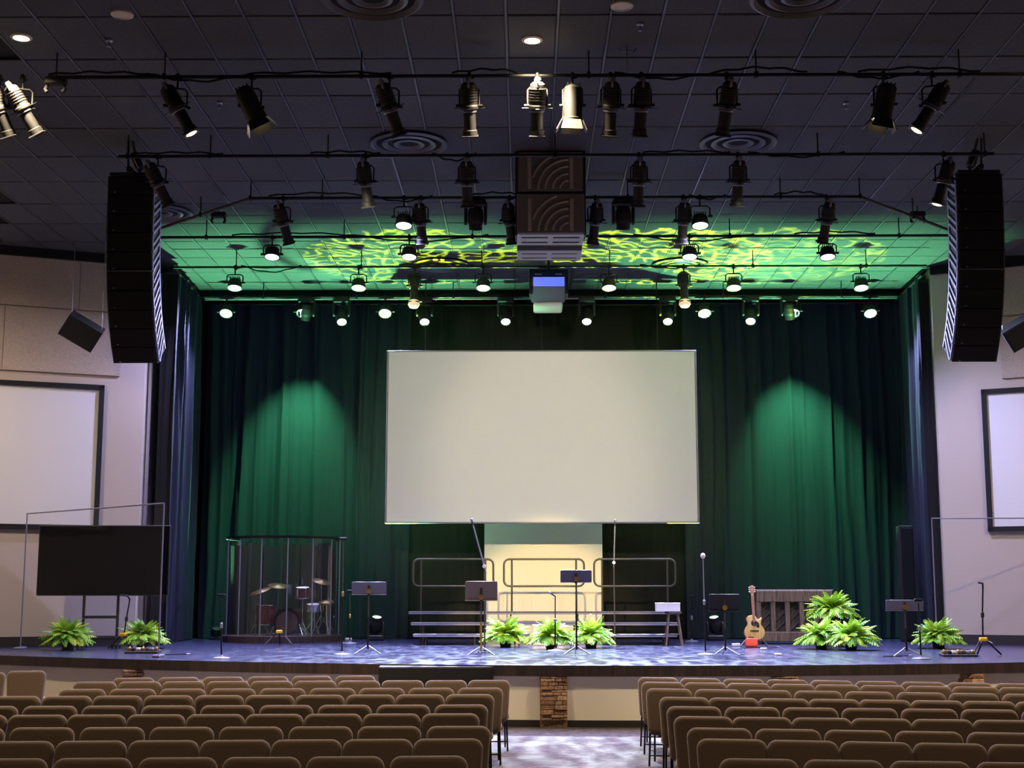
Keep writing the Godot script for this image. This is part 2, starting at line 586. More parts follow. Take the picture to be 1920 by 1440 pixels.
func curtains():
	curtain("back_curtain", "dark navy pleated back curtain left of the white screen", Vector3(-7.55, 0, -32.3), Vector3(-2.7, 0, -32.3), DECK + 0.02, 8.72, 0.11, 0.46, M.velvet, 3)
	curtain("back_curtain", "black pleated back curtain behind the white screen and the choir risers", Vector3(-2.75, 0, -32.45), Vector3(3.75, 0, -32.45), DECK + 0.02, 8.72, 0.05, 0.55, M.black_cloth, 8)
	curtain("back_curtain", "dark navy pleated back curtain right of the white screen, behind the piano", Vector3(3.7, 0, -32.3), Vector3(8.75, 0, -32.3), DECK + 0.02, 8.72, 0.10, 0.42, M.velvet, 5)
	curtain("side_curtain", "dark navy pleated side curtain along the left edge of the stage opening", Vector3(-7.45, 0, -28.75), Vector3(-7.6, 0, -32.1), DECK + 0.02, 8.75, 0.10, 0.36, M.velvet, 12)
	curtain("side_curtain", "dark navy pleated side curtain along the right edge of the stage opening", Vector3(8.72, 0, -32.1), Vector3(8.62, 0, -29.5), DECK + 0.02, 8.75, 0.09, 0.34, M.velvet, 15)
	for q in [[-7.62, -28.5, -7.3, "left"], [8.5, -29.42, 8.72, "right"]]:
		curtain("edge_curtain", "narrow black edge curtain covering the %s wall corner of the stage opening" % q[3], Vector3(minf(q[0], q[2]), 0, q[1]), Vector3(maxf(q[0], q[2]), 0, q[1] + 0.02), DECK + 0.02, 8.6, 0.03, 0.2, M.black_cloth, 21)
	# the big white screen, with a lower white panel behind it
	var tl = at(727, 658, 30.6)
	var br = at(1310, 981, 30.6)
	var mid = Vector3((tl.x + br.x) / 2, br.y, -30.6)
	var w = br.x - tl.x
	var h = tl.y - br.y
	var t = thing("projection_screen", "huge blank white projection screen hung above the middle of the stage", "screen", mid)
	var s = S()
	box(s, Vector3(0, h / 2, 0), Vector3(w - 0.04, h - 0.04, 0.05), 0.01)
	obj("screen_cloth", s, M.screen_white, t)
	for e in [[Vector3(0, h - 0.01, 0), Vector3(w, 0.03, 0.1)], [Vector3(0, 0.01, 0), Vector3(w, 0.03, 0.1)], [Vector3(-w / 2, h / 2, 0), Vector3(0.03, h, 0.1)], [Vector3(w / 2, h / 2, 0), Vector3(0.03, h, 0.1)]]:
		s = S()
		box(s, e[0] - Vector3(0, 0, 0.02), e[1], 0.006)
		obj("frame", s, M.pane_edge, t)
	for e in [-2.6, 0.0, 2.6]:
		s = S()
		tube(s, [Vector3(e, h, -0.03), Vector3(e, CEIL - br.y - 0.02, -0.03)], 0.012, 6)
		obj("hanging_cable", s, M.pipe, t)
	var l = at(908, 1100, 31.9).x
	var r = at(1130, 1100, 31.9).x
	t = thing("white_display_board", "tall white board standing behind the choir risers below the big screen", "board", Vector3((l + r) / 2, DECK, -31.9))
	s = S()
	box(s, Vector3(0, 1.45, 0), Vector3(r - l, 2.9, 0.05), 0.01)
	obj("face", s, M.panel_white, t)
	for e in [-1, 1]:
		s = S()
		box(s, Vector3(e * (r - l) * 0.4, 0.03, -0.1), Vector3(0.06, 0.06, 0.35), 0.01)
		obj("foot", s, M.black, t)

# ---------- the ceiling rig
func lamp_light(parent, where, dir, color, energy, angle, soft = 0.05, blend = 0.5):
	var l = SpotLight3D.new()
	l.name = "beam"
	l.light_color = color
	l.light_energy = energy
	l.spot_angle = angle
	l.spot_angle_attenuation = blend
	l.spot_range = 60.0
	l.spot_attenuation = 2.0
	l.light_size = soft
	l.shadow_enabled = true
	parent.add_child(l, true)
	l.transform = Transform3D(Basis.looking_at(dir.normalized(), Vector3.UP if absf(dir.normalized().y) < 0.95 else Vector3.FORWARD), where)
	return l
func pipe_run(label, a, b, rods, cables):
	var t = thing("lighting_pipe", label, "pipe", a, 0.0, "ceiling lighting pipes")
	var s = S()
	tube(s, [Vector3.ZERO, b - a], 0.027, 10)
	obj("pipe", s, M.pipe, t)
	for r in rods:
		var p = (b - a) * r
		s = S()
		tube(s, [p + Vector3(0, 0.02, 0), p + Vector3(0, CEIL - a.y - 0.002, 0)], 0.011, 6)
		box(s, p, Vector3(0.05, 0.09, 0.09), 0.01)
		obj("hanger_rod", s, M.pipe, t)
	for c in cables:
		var pts = []
		for i in 13:
			var v = i / 12.0
			pts.append((b - a) * lerpf(c[0], c[1], v) + Vector3(0, 0.035 + c[2] * sin(v * PI) + 0.012 * sin(v * 19.0), 0.02))
		s = S()
		tube(s, pts, 0.014, 6)
		obj("cable", s, M.matt_black, t)
func pipes():
	var x = func(px, py, k): return Vector3(at(px, py, PIPE_AT[k]).x, PIPE, -PIPE_AT[k])
	pipe_run("black lighting pipe nearest the seats, running the full width of the ceiling", x.call(92, 140, 0), x.call(1990, 140, 0), [0.115, 0.31, 0.535, 0.70, 0.9], [[0.0, 0.1, 0.03], [0.1, 0.2, -0.10], [0.2, 0.34, 0.02], [0.4, 0.47, 0.05], [0.56, 0.66, -0.09], [0.66, 0.75, 0.06], [0.78, 0.86, -0.09], [0.8, 0.92, 0.05]])
	pipe_run("black lighting pipe above the hanging centre speakers, second from the seats", x.call(224, 268, 1), x.call(1862, 268, 1), [0.01, 0.105, 0.24, 0.5, 0.80, 0.99], [[0.02, 0.12, 0.02], [0.22, 0.3, 0.03], [0.36, 0.41, -0.12], [0.6, 0.7, 0.02], [0.72, 0.83, -0.08]])
	pipe_run("black lighting pipe with two moving lights, third from the seats", x.call(470, 366, 2), x.call(1612, 366, 2), [0.0, 0.118, 0.52, 0.62, 0.87, 1.0], [[0.03, 0.2, 0.05], [0.2, 0.3, -0.1], [0.36, 0.45, 0.05], [0.72, 0.78, -0.08], [0.86, 0.94, 0.05]])
	pipe_run("black slanting pipe joining the third lighting pipe to the left speaker column", x.call(470, 366, 2), Vector3(at(272, 428, 25.0).x, PIPE, -25.0), [0.45], [])
	pipe_run("black slanting pipe joining the third lighting pipe to the right speaker column", x.call(1612, 366, 2), Vector3(at(1786, 425, 25.0).x, PIPE, -25.0), [0.55], [])
	pipe_run("black lighting pipe at the front edge of the green lit ceiling", x.call(285, 443, 3), x.call(1792, 443, 3), [0.068, 0.24, 0.4, 0.72, 0.93], [[0.1, 0.25, 0.04], [0.25, 0.42, -0.12], [0.6, 0.75, -0.13], [0.8, 0.9, 0.04]])
	pipe_run("black lighting pipe crossing the green and yellow ceiling behind the projector", x.call(326, 505, 4), x.call(1738, 505, 4), [0.083, 0.25, 0.41, 0.58, 0.77, 0.92], [[0.09, 0.17, -0.14], [0.3, 0.4, 0.03], [0.62, 0.7, -0.08]])
	pipe_run("black lighting pipe nearest the back curtain, with bright lamps below it", x.call(384, 552, 5), x.call(1682, 552, 5), [0.085, 0.22, 0.36, 0.58, 0.75, 0.92], [[0.02, 0.2, -0.05], [0.3, 0.45, 0.03], [0.7, 0.85, -0.06]])
	# pale batten just under the ceiling edge in front of the back curtain
	var a = at(384, 560, 31.4)
	var b = at(1682, 560, 31.4)
	var s = S()
	box(s, Vector3((a.x + b.x) / 2, a.y, -31.4), Vector3(b.x - a.x, 0.07, 0.05), 0.006)
	struct("trim_3", s, M.grey_metal, "pale metal strip along the top of the back curtain", "trim")
	s = S()
	box(s, Vector3((a.x + b.x) / 2, (a.y + CEIL) / 2 + 0.05, -31.5), Vector3(b.x - a.x + 0.5, CEIL - a.y, 0.05), 0.006)
	struct("trim_4", s, M.black_cloth, "black valance behind the metal strip above the back curtain", "trim")

func clamp_shape():
	var s = S()
	box(s, Vector3(0, -0.01, 0), Vector3(0.05, 0.10, 0.085), 0.012)
	tube(s, [Vector3(0, -0.05, 0), Vector3(0, -0.15, 0)], 0.014, 8)
	tube(s, [Vector3(0.02, -0.03, 0.0), Vector3(0.06, -0.03, 0.0)], 0.009, 6)
	return s
func yoke_shape(half, drop):
	return func():
		var s = S()
		var pts = [Vector3(-half, -drop, 0), Vector3(-half, -0.19, 0), Vector3(-half * 0.72, -0.155, 0), Vector3(half * 0.72, -0.155, 0), Vector3(half, -0.19, 0), Vector3(half, -drop, 0)]
		tube(s, pts, 0.013, 6)
		for e in [-1, 1]: tube(s, [Vector3(e * (half - 0.03), -drop, 0), Vector3(e * (half + 0.045), -drop, 0)], 0.022, 8)
		return s
func spotlight(k, rear, front, kind, label):   # a profile spot or fresnel on pipe k, from the bearing of its tail to that of its nose
	var d = PIPE_AT[k]
	var scale = 1.0
	var pa = at((rear[0] * 2 + front[0]) / 3.0, 200, d)
	var root = Vector3(at(rear[0] * 0.62 + front[0] * 0.38, (rear[1] + front[1]) / 2.0, d).x, PIPE, -d)
	var lean = (front[0] - rear[0]) / FOCAL * (d + 1.0)
	var tall = (front[1] - rear[1]) / FOCAL * (d + 1.0)
	var axis = Vector3(lean, -tall * 0.9, -tall * (0.12 if front.size() > 2 else 0.42)).normalized()
	var t = thing("spotlight", label, "spotlight", root, 0.0, "spotlights on the ceiling pipes")
	put("clamp", keep("clamp", clamp_shape), M.pipe, t)
	var drop = 0.40
	put("yoke", keep("yoke", yoke_shape(0.125, 0.40)), M.pipe, t, Transform3D(Basis(Vector3.UP, atan2(lean, 1.0)), Vector3.ZERO))
	var xf = aim(Vector3(0, -drop, 0), axis)
	if kind == "profile":
		put("lamp_housing", keep("leko_rear", func():
			var s = S()
			lathe(s, [[0.0, -0.30], [0.06, -0.30], [0.095, -0.27], [0.105, -0.20], [0.105, -0.02], [0.118, 0.0], [0.118, 0.03], [0.09, 0.06], [0.0, 0.06]], Transform3D.IDENTITY, 14)
			for i in 5: lathe(s, [[0.10, -0.22 + i * 0.035], [0.113, -0.215 + i * 0.035], [0.113, -0.205 + i * 0.035], [0.10, -0.20 + i * 0.035]], Transform3D.IDENTITY, 14)
			return s), M.black, t, xf)
		put("end_cap", keep("leko_cap", func():
			var s = S()
			lathe(s, [[0.0, -0.36], [0.03, -0.36], [0.045, -0.33], [0.045, -0.29], [0.0, -0.29]], Transform3D.IDENTITY, 10)
			box(s, Vector3(0.0, -0.27, 0.09), Vector3(0.03, 0.07, 0.04), 0.006)
			return s), M.grey_metal, t, xf)
		put("gate_ring", keep("leko_ring", func():
			var s = S()
			lathe(s, [[0.09, 0.055], [0.098, 0.06], [0.098, 0.075], [0.09, 0.08]], Transform3D.IDENTITY, 14)
			return s), M.steel, t, xf)
		put("shutter_handle", keep("leko_shutter", func():
			var s = S()
			for a in [0.0, PI]: box(s, Vector3(cos(a) * 0.15, 0.03, sin(a) * 0.15), Vector3(0.10, 0.008, 0.05), 0.003, Basis(Vector3.UP, -a))
			box(s, Vector3(0.0, 0.03, 0.14), Vector3(0.05, 0.008, 0.08), 0.003)
			return s), M.black_metal, t, xf)
		put("lens_tube", keep("leko_tube", func():
			var s = S()
			lathe(s, [[0.08, 0.05], [0.08, 0.30], [0.094, 0.31], [0.094, 0.40], [0.085, 0.40], [0.08, 0.33], [0.0, 0.33]], Transform3D.IDENTITY, 14)
			box(s, Vector3(0, 0.385, 0), Vector3(0.21, 0.02, 0.21), 0.004)
			return s), M.black, t, xf)
	else:
		put("lamp_housing", keep("fresnel_body", func():
			var s = S()
			lathe(s, [[0.0, -0.26], [0.09, -0.26], [0.125, -0.22], [0.13, 0.16], [0.14, 0.17], [0.14, 0.21], [0.12, 0.21], [0.115, 0.17], [0.0, 0.17]], Transform3D.IDENTITY, 14)
			for i in 4: box(s, Vector3(-0.075 + i * 0.05, -0.265, 0), Vector3(0.02, 0.03, 0.16), 0.004)
			return s), M.black, t, xf)
		for q in 4:
			var turn = Basis(Vector3.UP, q * PI / 2)
			put("barn_door", keep("barn_door", func():
				var s = S()
				hull(s, [Vector3(-0.11, 0, 0.13), Vector3(0.11, 0, 0.13), Vector3(0.11, 0, 0.138), Vector3(-0.11, 0, 0.138)], [Vector3(-0.14, 0.13, 0.19), Vector3(0.14, 0.13, 0.19), Vector3(0.14, 0.13, 0.198), Vector3(-0.14, 0.13, 0.198)])
				return s), M.black if q != 1 else M.grey_metal, t, xf * Transform3D(turn, Vector3(0, 0.2, 0)))
	if kind == "lit" or kind == "fresnel_lit" or front.size() > 2:
		put("lens", keep("lens_disc", func():
			var s = S()
			lathe(s, [[0.0, 0.175], [0.10, 0.175], [0.10, 0.19], [0.06, 0.205], [0.0, 0.21]], Transform3D.IDENTITY, 14)
			return s), M.lens_warm if kind == "profile" else M.lens_fresnel, t, xf if kind != "profile" else xf * Transform3D(Basis.IDENTITY.scaled(Vector3(0.88, 1, 0.88)), Vector3(0, 0.20, 0)))
		var aim_at = front[2]
		lamp_light(t, Vector3(0, -drop, 0) + axis * 0.46, aim_at - (root + Vector3(0, -drop, 0)), Color(1.0, 0.94, 0.80) if front[4] > 10 else Color(1.0, 0.85, 0.56), front[3], front[4], 0.06, 0.6 if front[4] > 10 else 0.35)
	return t
func spotlights():
	var near = [[[22, 186], [66, 276], "profile", "tan lit black spotlight at the left end of the front pipe, beside the picture edge"], [[-14, 215], [8, 292], "profile", "black spotlight under the tan lit one at the left end of the front pipe"],
		[[313, 172], [360, 266, Vector3(-3.0, DECK, -26.0), 14.0, 14.0], "profile", ""], [[460, 176], [488, 240, Vector3(-0.9, 5.5, -30.6), 66.0, 16.5], "fresnel_lit", ""], [[718, 174], [748, 268], "profile", ""], [[879, 172], [881, 270], "profile", ""], [[1008, 170], [1007, 268], "profile", ""], [[1075, 180], [1072, 254, Vector3(0.5, 0.95, -31.9), 215.0, 9.5], "fresnel_lit", ""], [[1147, 168], [1143, 268], "profile", ""], [[1205, 168], [1200, 270], "profile", ""], [[1368, 172], [1357, 265], "profile", ""], [[1663, 170], [1650, 242, Vector3(1.6, 5.5, -30.6), 66.0, 16.5], "fresnel_lit", ""], [[1768, 172], [1720, 256, Vector3(4.0, DECK, -26.0), 14.0, 14.0], "profile", ""]]
	var i = 0
	for f in near:
		var l = f[3]
		if l == "":
			l = "%s on the front ceiling pipe, %s after the angled left pair" % ["black fresnel with barn doors" if f[2] != "profile" else "black profile spotlight", ORD[i]]
			i += 1
		spotlight(0, f[0], f[1], f[2], l)
	i = 0
	var mid = [[[283, 298], [314, 374]], [[682, 296], [690, 382]], [[875, 298], [876, 380]], [[1199, 294], [1197, 380]], [[1385, 294], [1383, 382]], [[1779, 292], [1756, 378, Vector3(5.0, DECK, -27.0), 14.0, 14.0]]]
	var where = ["beside the left speaker column", "left of the round ceiling vent", "just left of the centre speakers", "just right of the centre speakers", "below the right round ceiling vent", "beside the right speaker column"]
	for f in mid:
		spotlight(1, f[0], f[1], "profile", "black profile spotlight on the second ceiling pipe, " + where[i])
		i += 1
	i = 0
	var far = [[[524, 390], [540, 460]], [[787, 392], [791, 456]], [[953, 392], [960, 462]], [[1119, 392], [1112, 458]], [[1283, 390], [1280, 462]], [[1554, 390], [1545, 460]]]
	where = ["leftmost of that pipe", "right beside the left lit par can", "half hidden left of the centre speakers", "right of the centre speakers", "left beside the right lit par can", "rightmost of that pipe"]
	for f in far:
		spotlight(2, f[0], f[1], "profile", "black profile spotlight on the third ceiling pipe, " + where[i])
		i += 1
func par_can(k, px, py, tilt, energy, label, aim_x = 0.0):
	var d = PIPE_AT[k]
	var root = Vector3(at(px, py, d).x, PIPE, -d)
	var drop = PIPE - at(px, py, d).y
	var t = thing("par_can", label, "stage light", root, 0.0, "lit par cans on the ceiling pipes")
	put("clamp", keep("clamp", clamp_shape), M.pipe, t)
	put("yoke", keep("par_yoke", yoke_shape(0.165, 0.33)), M.pipe, t)
	var axis = Vector3(aim_x, -cos(deg_to_rad(tilt)), sin(deg_to_rad(tilt))).normalized()
	var xf = aim(Vector3(0, -drop, 0) , axis)
	var can = put("can", keep("par_can", func():
		var s = S()
		lathe(s, [[0.0, -0.17], [0.10, -0.17], [0.13, -0.14], [0.145, -0.02], [0.15, 0.0], [0.15, 0.02], [0.135, 0.02], [0.132, 0.0], [0.0, 0.0]], Transform3D.IDENTITY, 16)
		for i in 6: box(s, Vector3(-0.09 + 0.036 * i, -0.19, 0), Vector3(0.012, 0.06, 0.16), 0.003)
		return s), M.black, t, xf)
	put("lens", keep("par_lens", func():
		var s = S()
		lathe(s, [[0.0, 0.003], [0.130, 0.003], [0.130, 0.014], [0.07, 0.024], [0.0, 0.027]], Transform3D.IDENTITY, 16)
		return s), M.lens_led, can)
	var outer = k == 4 and absf(px - 1028.0) > 400.0   # the end cans stand wide open
	lamp_light(t, Vector3(0, -drop, 0) + axis * 0.06, axis + (Vector3(signf(px - 1028.0) * 0.35, 0, 0.1) if outer else Vector3(0, -0.35, 0) if k < 4 else Vector3(0, -0.1, 0.18)), Color(0.76, 0.74, 1.0), energy * ((1.35 if px < 1000 else 2.3) if outer else 2.1), 70.0 if outer else [0.0, 0.0, 68.0, 66.0, 44.0, 62.0][k], 0.1, 1.0)
	return t
func par_cans():
	par_can(2, 757, 422, 14, 26.0, "lit blue white par can on the third pipe, left of the centre speakers")
	par_can(2, 1313, 422, 14, 26.0, "lit blue white par can on the third pipe, right of the centre speakers")
	var i = 0
	for px in [510, 767, 1293, 1552]:
		par_can(3, px, 481, 14, 26.0, "lit blue white par can on the fourth ceiling pipe, %s from the left" % ORD[i])
		i += 1
	i = 0
	for px in [440, 672, 906, 1142, 1376, 1615]:
		par_can(4, px, 539, 16, 26.0, "lit blue white par can on the fifth ceiling pipe, %s from the left" % ORD[i])
		i += 1
	i = 0
	for px in [424, 568, 722, 1321, 1487, 1632]:
		par_can(5, px, 587, 34, 34.0, "blazing blue white par can just below the curtain top, %s from the left" % ORD[i])
		i += 1

func gobo_shape(size, hole, freq, width, seed_, across):   # a metal pattern plate: what is left standing round wavy slots
	return func():
		var n = FastNoiseLite.new()
		n.seed = seed_
		n.frequency = freq
		n.fractal_octaves = 1
		var s = S()
		var cells = 150
		var c = size / cells
		for j in cells:
			var run = -1
			for i in cells + 1:
				var x = (i + 0.5 - cells / 2.0) * c
				var z = (j + 0.5 - cells / 2.0) * c
				var inside = x * x + z * z < hole * hole
				var open = not inside or (absf(n.get_noise_2d(i + 0.5, (j + 0.5) * across)) < width or absf(n.get_noise_2d(i + 300.5, (j + 0.5) * across)) < width * 0.8)
				var solid = i < cells and not open
				if solid and run < 0: run = i
				if not solid and run >= 0:
					var x0 = (run - cells / 2.0) * c
					var x1 = (i - cells / 2.0) * c
					poly(s, [Vector3(x0, 0, z - c / 2), Vector3(x1, 0, z - c / 2), Vector3(x1, 0, z + c / 2), Vector3(x0, 0, z + c / 2)], Vector3(x0, -1, z))
					run = -1
		lathe(s, [[hole - c, 0.0], [0.106, 0.0]], Transform3D.IDENTITY, 40)
		return s
func moving_head_parts(t, pivot, axis, lens_m, up):   # base at the thing's own place, yoke up or down to the pivot, head aimed along axis
	var sg = signf(pivot.y)
	put("base", keep("head_base", func():
		var s = S()
		box(s, Vector3(0, 0.06, 0), Vector3(0.36, 0.12, 0.30), 0.025)
		for e in [-1, 1]: box(s, Vector3(e * 0.185, 0.06, 0), Vector3(0.02, 0.05, 0.12), 0.006)
		return s), M.black, t, Transform3D(Basis.IDENTITY if sg > 0 else Basis(Vector3.BACK, PI), Vector3.ZERO))
	for e in [-1, 1]:
		put("yoke_arm", keep("head_arm", func():
			var s = S()
			pad(s, rounded(0.14, 0.40, 0.065), 0.055, 0.02, Transform3D(Basis(Vector3.UP, PI / 2), Vector3(0, 0.14, 0)))
			return s), M.black, t, Transform3D(Basis.IDENTITY if sg > 0 else Basis(Vector3.BACK, PI), Vector3(e * 0.165, 0.08 * sg, 0)))
	var xf = aim(pivot, axis)
	var head = put("head", keep("head_body", func():
		var s = S()
		lathe(s, [[0.06, -0.19], [0.115, -0.16], [0.132, -0.08], [0.132, 0.04], [0.118, 0.10], [0.112, 0.195], [0.104, 0.195], [0.10, 0.17], [0.10, -0.15], [0.06, -0.17]], Transform3D.IDENTITY, 18)
		lathe(s, [[0.0, -0.185], [0.07, -0.185], [0.07, -0.175], [0.0, -0.175]], Transform3D.IDENTITY, 18)
		return s), M.black, t, xf)
	put("lens", keep("head_lens", func():
		var s = S()
		lathe(s, [[0.0, 0.172], [0.10, 0.172], [0.10, 0.178], [0.0, 0.186]], Transform3D.IDENTITY, 18)
		return s), lens_m, head)
	return xf
func pattern_light(t, xf, gobo_key, gobo, color, energy):
	put("pattern_plate", keep(gobo_key, gobo), M.matt_black, t, xf * Transform3D(Basis.IDENTITY, Vector3(0, 0.10, 0)))
	var l = AreaLight3D.new()
	l.name = "pattern_beam"
	l.area_size = Vector2(0.0008, 0.0008)
	l.light_color = color
	l.light_energy = energy
	l.area_normalize_energy = true
	l.area_range = 60.0
	l.area_attenuation = 2.0
	l.shadow_enabled = true
	t.add_child(l, true)
	var y = xf.basis.y
	l.transform = Transform3D(Basis.looking_at(y, Vector3.UP if absf(y.y) < 0.95 else Vector3.FORWARD), xf * Vector3(0, 0.0, 0))
func moving_heads():
	var i = 0
	for px in [640, 796, 948, 1100, 1252, 1408]:   # aimed down at the front of the deck
		var p = at(px, 605, PIPE_AT[5])
		var t = thing("moving_light", "black moving light with a glaring white lens under the rear pipe, %s from the left" % ORD[i], "stage light", Vector3(p.x, PIPE - 0.03, p.z), 0.0, "white moving lights in front of the back curtain")
		var pivot = Vector3(0, -0.42, 0)
		var goal = Vector3(p.x * 0.98 + [1.2, 0.5, 0.2, -0.1, -0.4, -1.2][i], DECK, -25.0)
		var axis = (goal - (t.position + pivot)).normalized()
		var xf = moving_head_parts(t, pivot, axis, M.lens_head, -1)
		pattern_light(t, xf, "gobo_floor_%d" % (i % 2), gobo_shape(0.11, 0.044, 0.10, 0.11, 11 + i % 2, 0.34), Color(0.88, 0.95, 1.0), [700.0, 1700.0, 1900.0, 1900.0, 1700.0, 700.0][i])
		i += 1
	for q in [[575, 574, "left"], [1480, 574, "right"]]:
		var p = at(q[0], q[1], PIPE_AT[5])
		var t = thing("moving_light", "black moving light casting the green pool on the %s back curtain" % q[2], "stage light", Vector3(p.x, PIPE - 0.03, p.z), 0.0, "green wash moving lights")
		var pivot = Vector3(0, -0.30, 0)
		var axis = (at(555 if q[2] == "left" else 1500, 850, 32.2) - (t.position + pivot)).normalized()
		var xf = moving_head_parts(t, pivot, axis, M.lens_green, -1)
		lamp_light(t, xf * Vector3(0, 0.24, 0), axis, Color(0.42, 1.0, 0.60), 92.0, 29.0, 0.05, 1.0)
	for q in [[892, 372, "left"], [1168, 372, "right"]]:
		var p = at(q[0], q[1], PIPE_AT[2])
		var t = thing("moving_light", "unlit black moving light on the third pipe, %s of the centre speakers" % q[2], "stage light", Vector3(p.x, PIPE - 0.06, p.z), 0.0, "unlit moving lights")
		moving_head_parts(t, Vector3(0, -0.30, 0), Vector3(0, -1, -0.2), M.black_metal, -1)
	for q in [[789, 556, "left"], [1265, 556, "right"]]:
		var p = at(q[0], q[1], 29.5)
		var t = thing("spotlight", "black spotlight with an amber glowing nose, %s of the projector" % q[2], "spotlight", Vector3(p.x, PIPE, -PIPE_AT[4]), 0.0, "amber nosed spotlights")
		put("clamp", keep("clamp", clamp_shape), M.pipe, t)
		put("yoke", keep("yoke", yoke_shape(0.125, 0.40)), M.pipe, t)
		var xf = aim(Vector3(0, -0.40, 0), Vector3(0, -0.9, 0.2))
		put("lamp_housing", keep("leko_rear", func(): return S()), M.black, t, xf)
		put("lens_tube", keep("leko_tube", func(): return S()), M.black, t, xf)
		put("nose", keep("nose", func():
			var s = S()
			lathe(s, [[0.0, 0.33], [0.105, 0.34], [0.12, 0.42], [0.09, 0.47], [0.0, 0.48]], Transform3D.IDENTITY, 14)
			return s), M.lens_amber, t, xf)
	# on the deck: two heads throwing the yellow pattern up
	for q in [[705, 1192, "on the floor beside the left music stand", Vector3(-2.4, CEIL, -28.7), 4200.0], [1341, 1192, "on the floor behind the dark music stand", Vector3(2.9, CEIL, -28.7), 6000.0], [1568, 1150, "on the floor behind piano and ferns", Vector3(5.3, CEIL, -28.7), 2600.0]]:
		var p = Vector3(at(q[0], q[1], 31.3).x, DECK, -31.3)
		var t = thing("moving_light", "black moving light with glowing lens standing " + q[2], "stage light", p, 0.0, "moving lights on the stage floor")
		var pivot = Vector3(0, 0.34, 0)
		var axis = (q[3] - (p + pivot)).normalized()
		var xf = moving_head_parts(t, pivot, axis, M.lens_green, 1)
		pattern_light(t, xf, "gobo_ceiling", gobo_shape(0.07, 0.029, 0.055, 0.10, 31, 1.0), Color(0.80, 0.93, 0.10), q[4])
	# low uplights behind the drum booth and the piano: the green wash on the ceiling
	for q in [[Vector3(-7.0, DECK, -31.8), "by the left curtain corner", Vector3(-5.7, CEIL, -29.0)], [Vector3(-3.42, DECK, -31.8), "behind the moving light left of the risers", Vector3(-2.2, CEIL, -29.0)], [Vector3(5.2, DECK, -31.8), "behind the piano", Vector3(3.9, CEIL, -29.0)], [Vector3(7.3, DECK, -31.8), "by the right curtain behind the ferns", Vector3(7.0, CEIL, -29.0)]]:
		var t = thing("uplight", "black hooded floor uplight standing on the stage " + q[1], "stage light", q[0], 0.0, "green floor uplights")
		var s = S()
		box(s, Vector3(0, 0.03, 0), Vector3(0.26, 0.06, 0.2), 0.01)
		obj("base", s, M.black, t)
		var xf = aim(Vector3(0, 0.12, 0), q[2] - q[0])
		put("can", keep("par_can", func(): return S()), M.black, t, xf * Transform3D(Basis.IDENTITY.scaled(Vector3.ONE * 0.7), Vector3.ZERO))
		put("lens", keep("par_lens", func(): return S()), M.lens_green, t, xf * Transform3D(Basis.IDENTITY.scaled(Vector3.ONE * 0.7), Vector3.ZERO))
		s = S()
		lathe(s, [[0.108, -0.02], [0.108, 0.14], [0.10, 0.14], [0.10, -0.02]], xf, 16)
		obj("hood", s, M.black, t)
		lamp_light(t, xf * Vector3(0, 0.06, 0), xf.basis.y, Color(0.52, 1.0, 0.68), 390.0, 24.0, 0.05, 1.0)

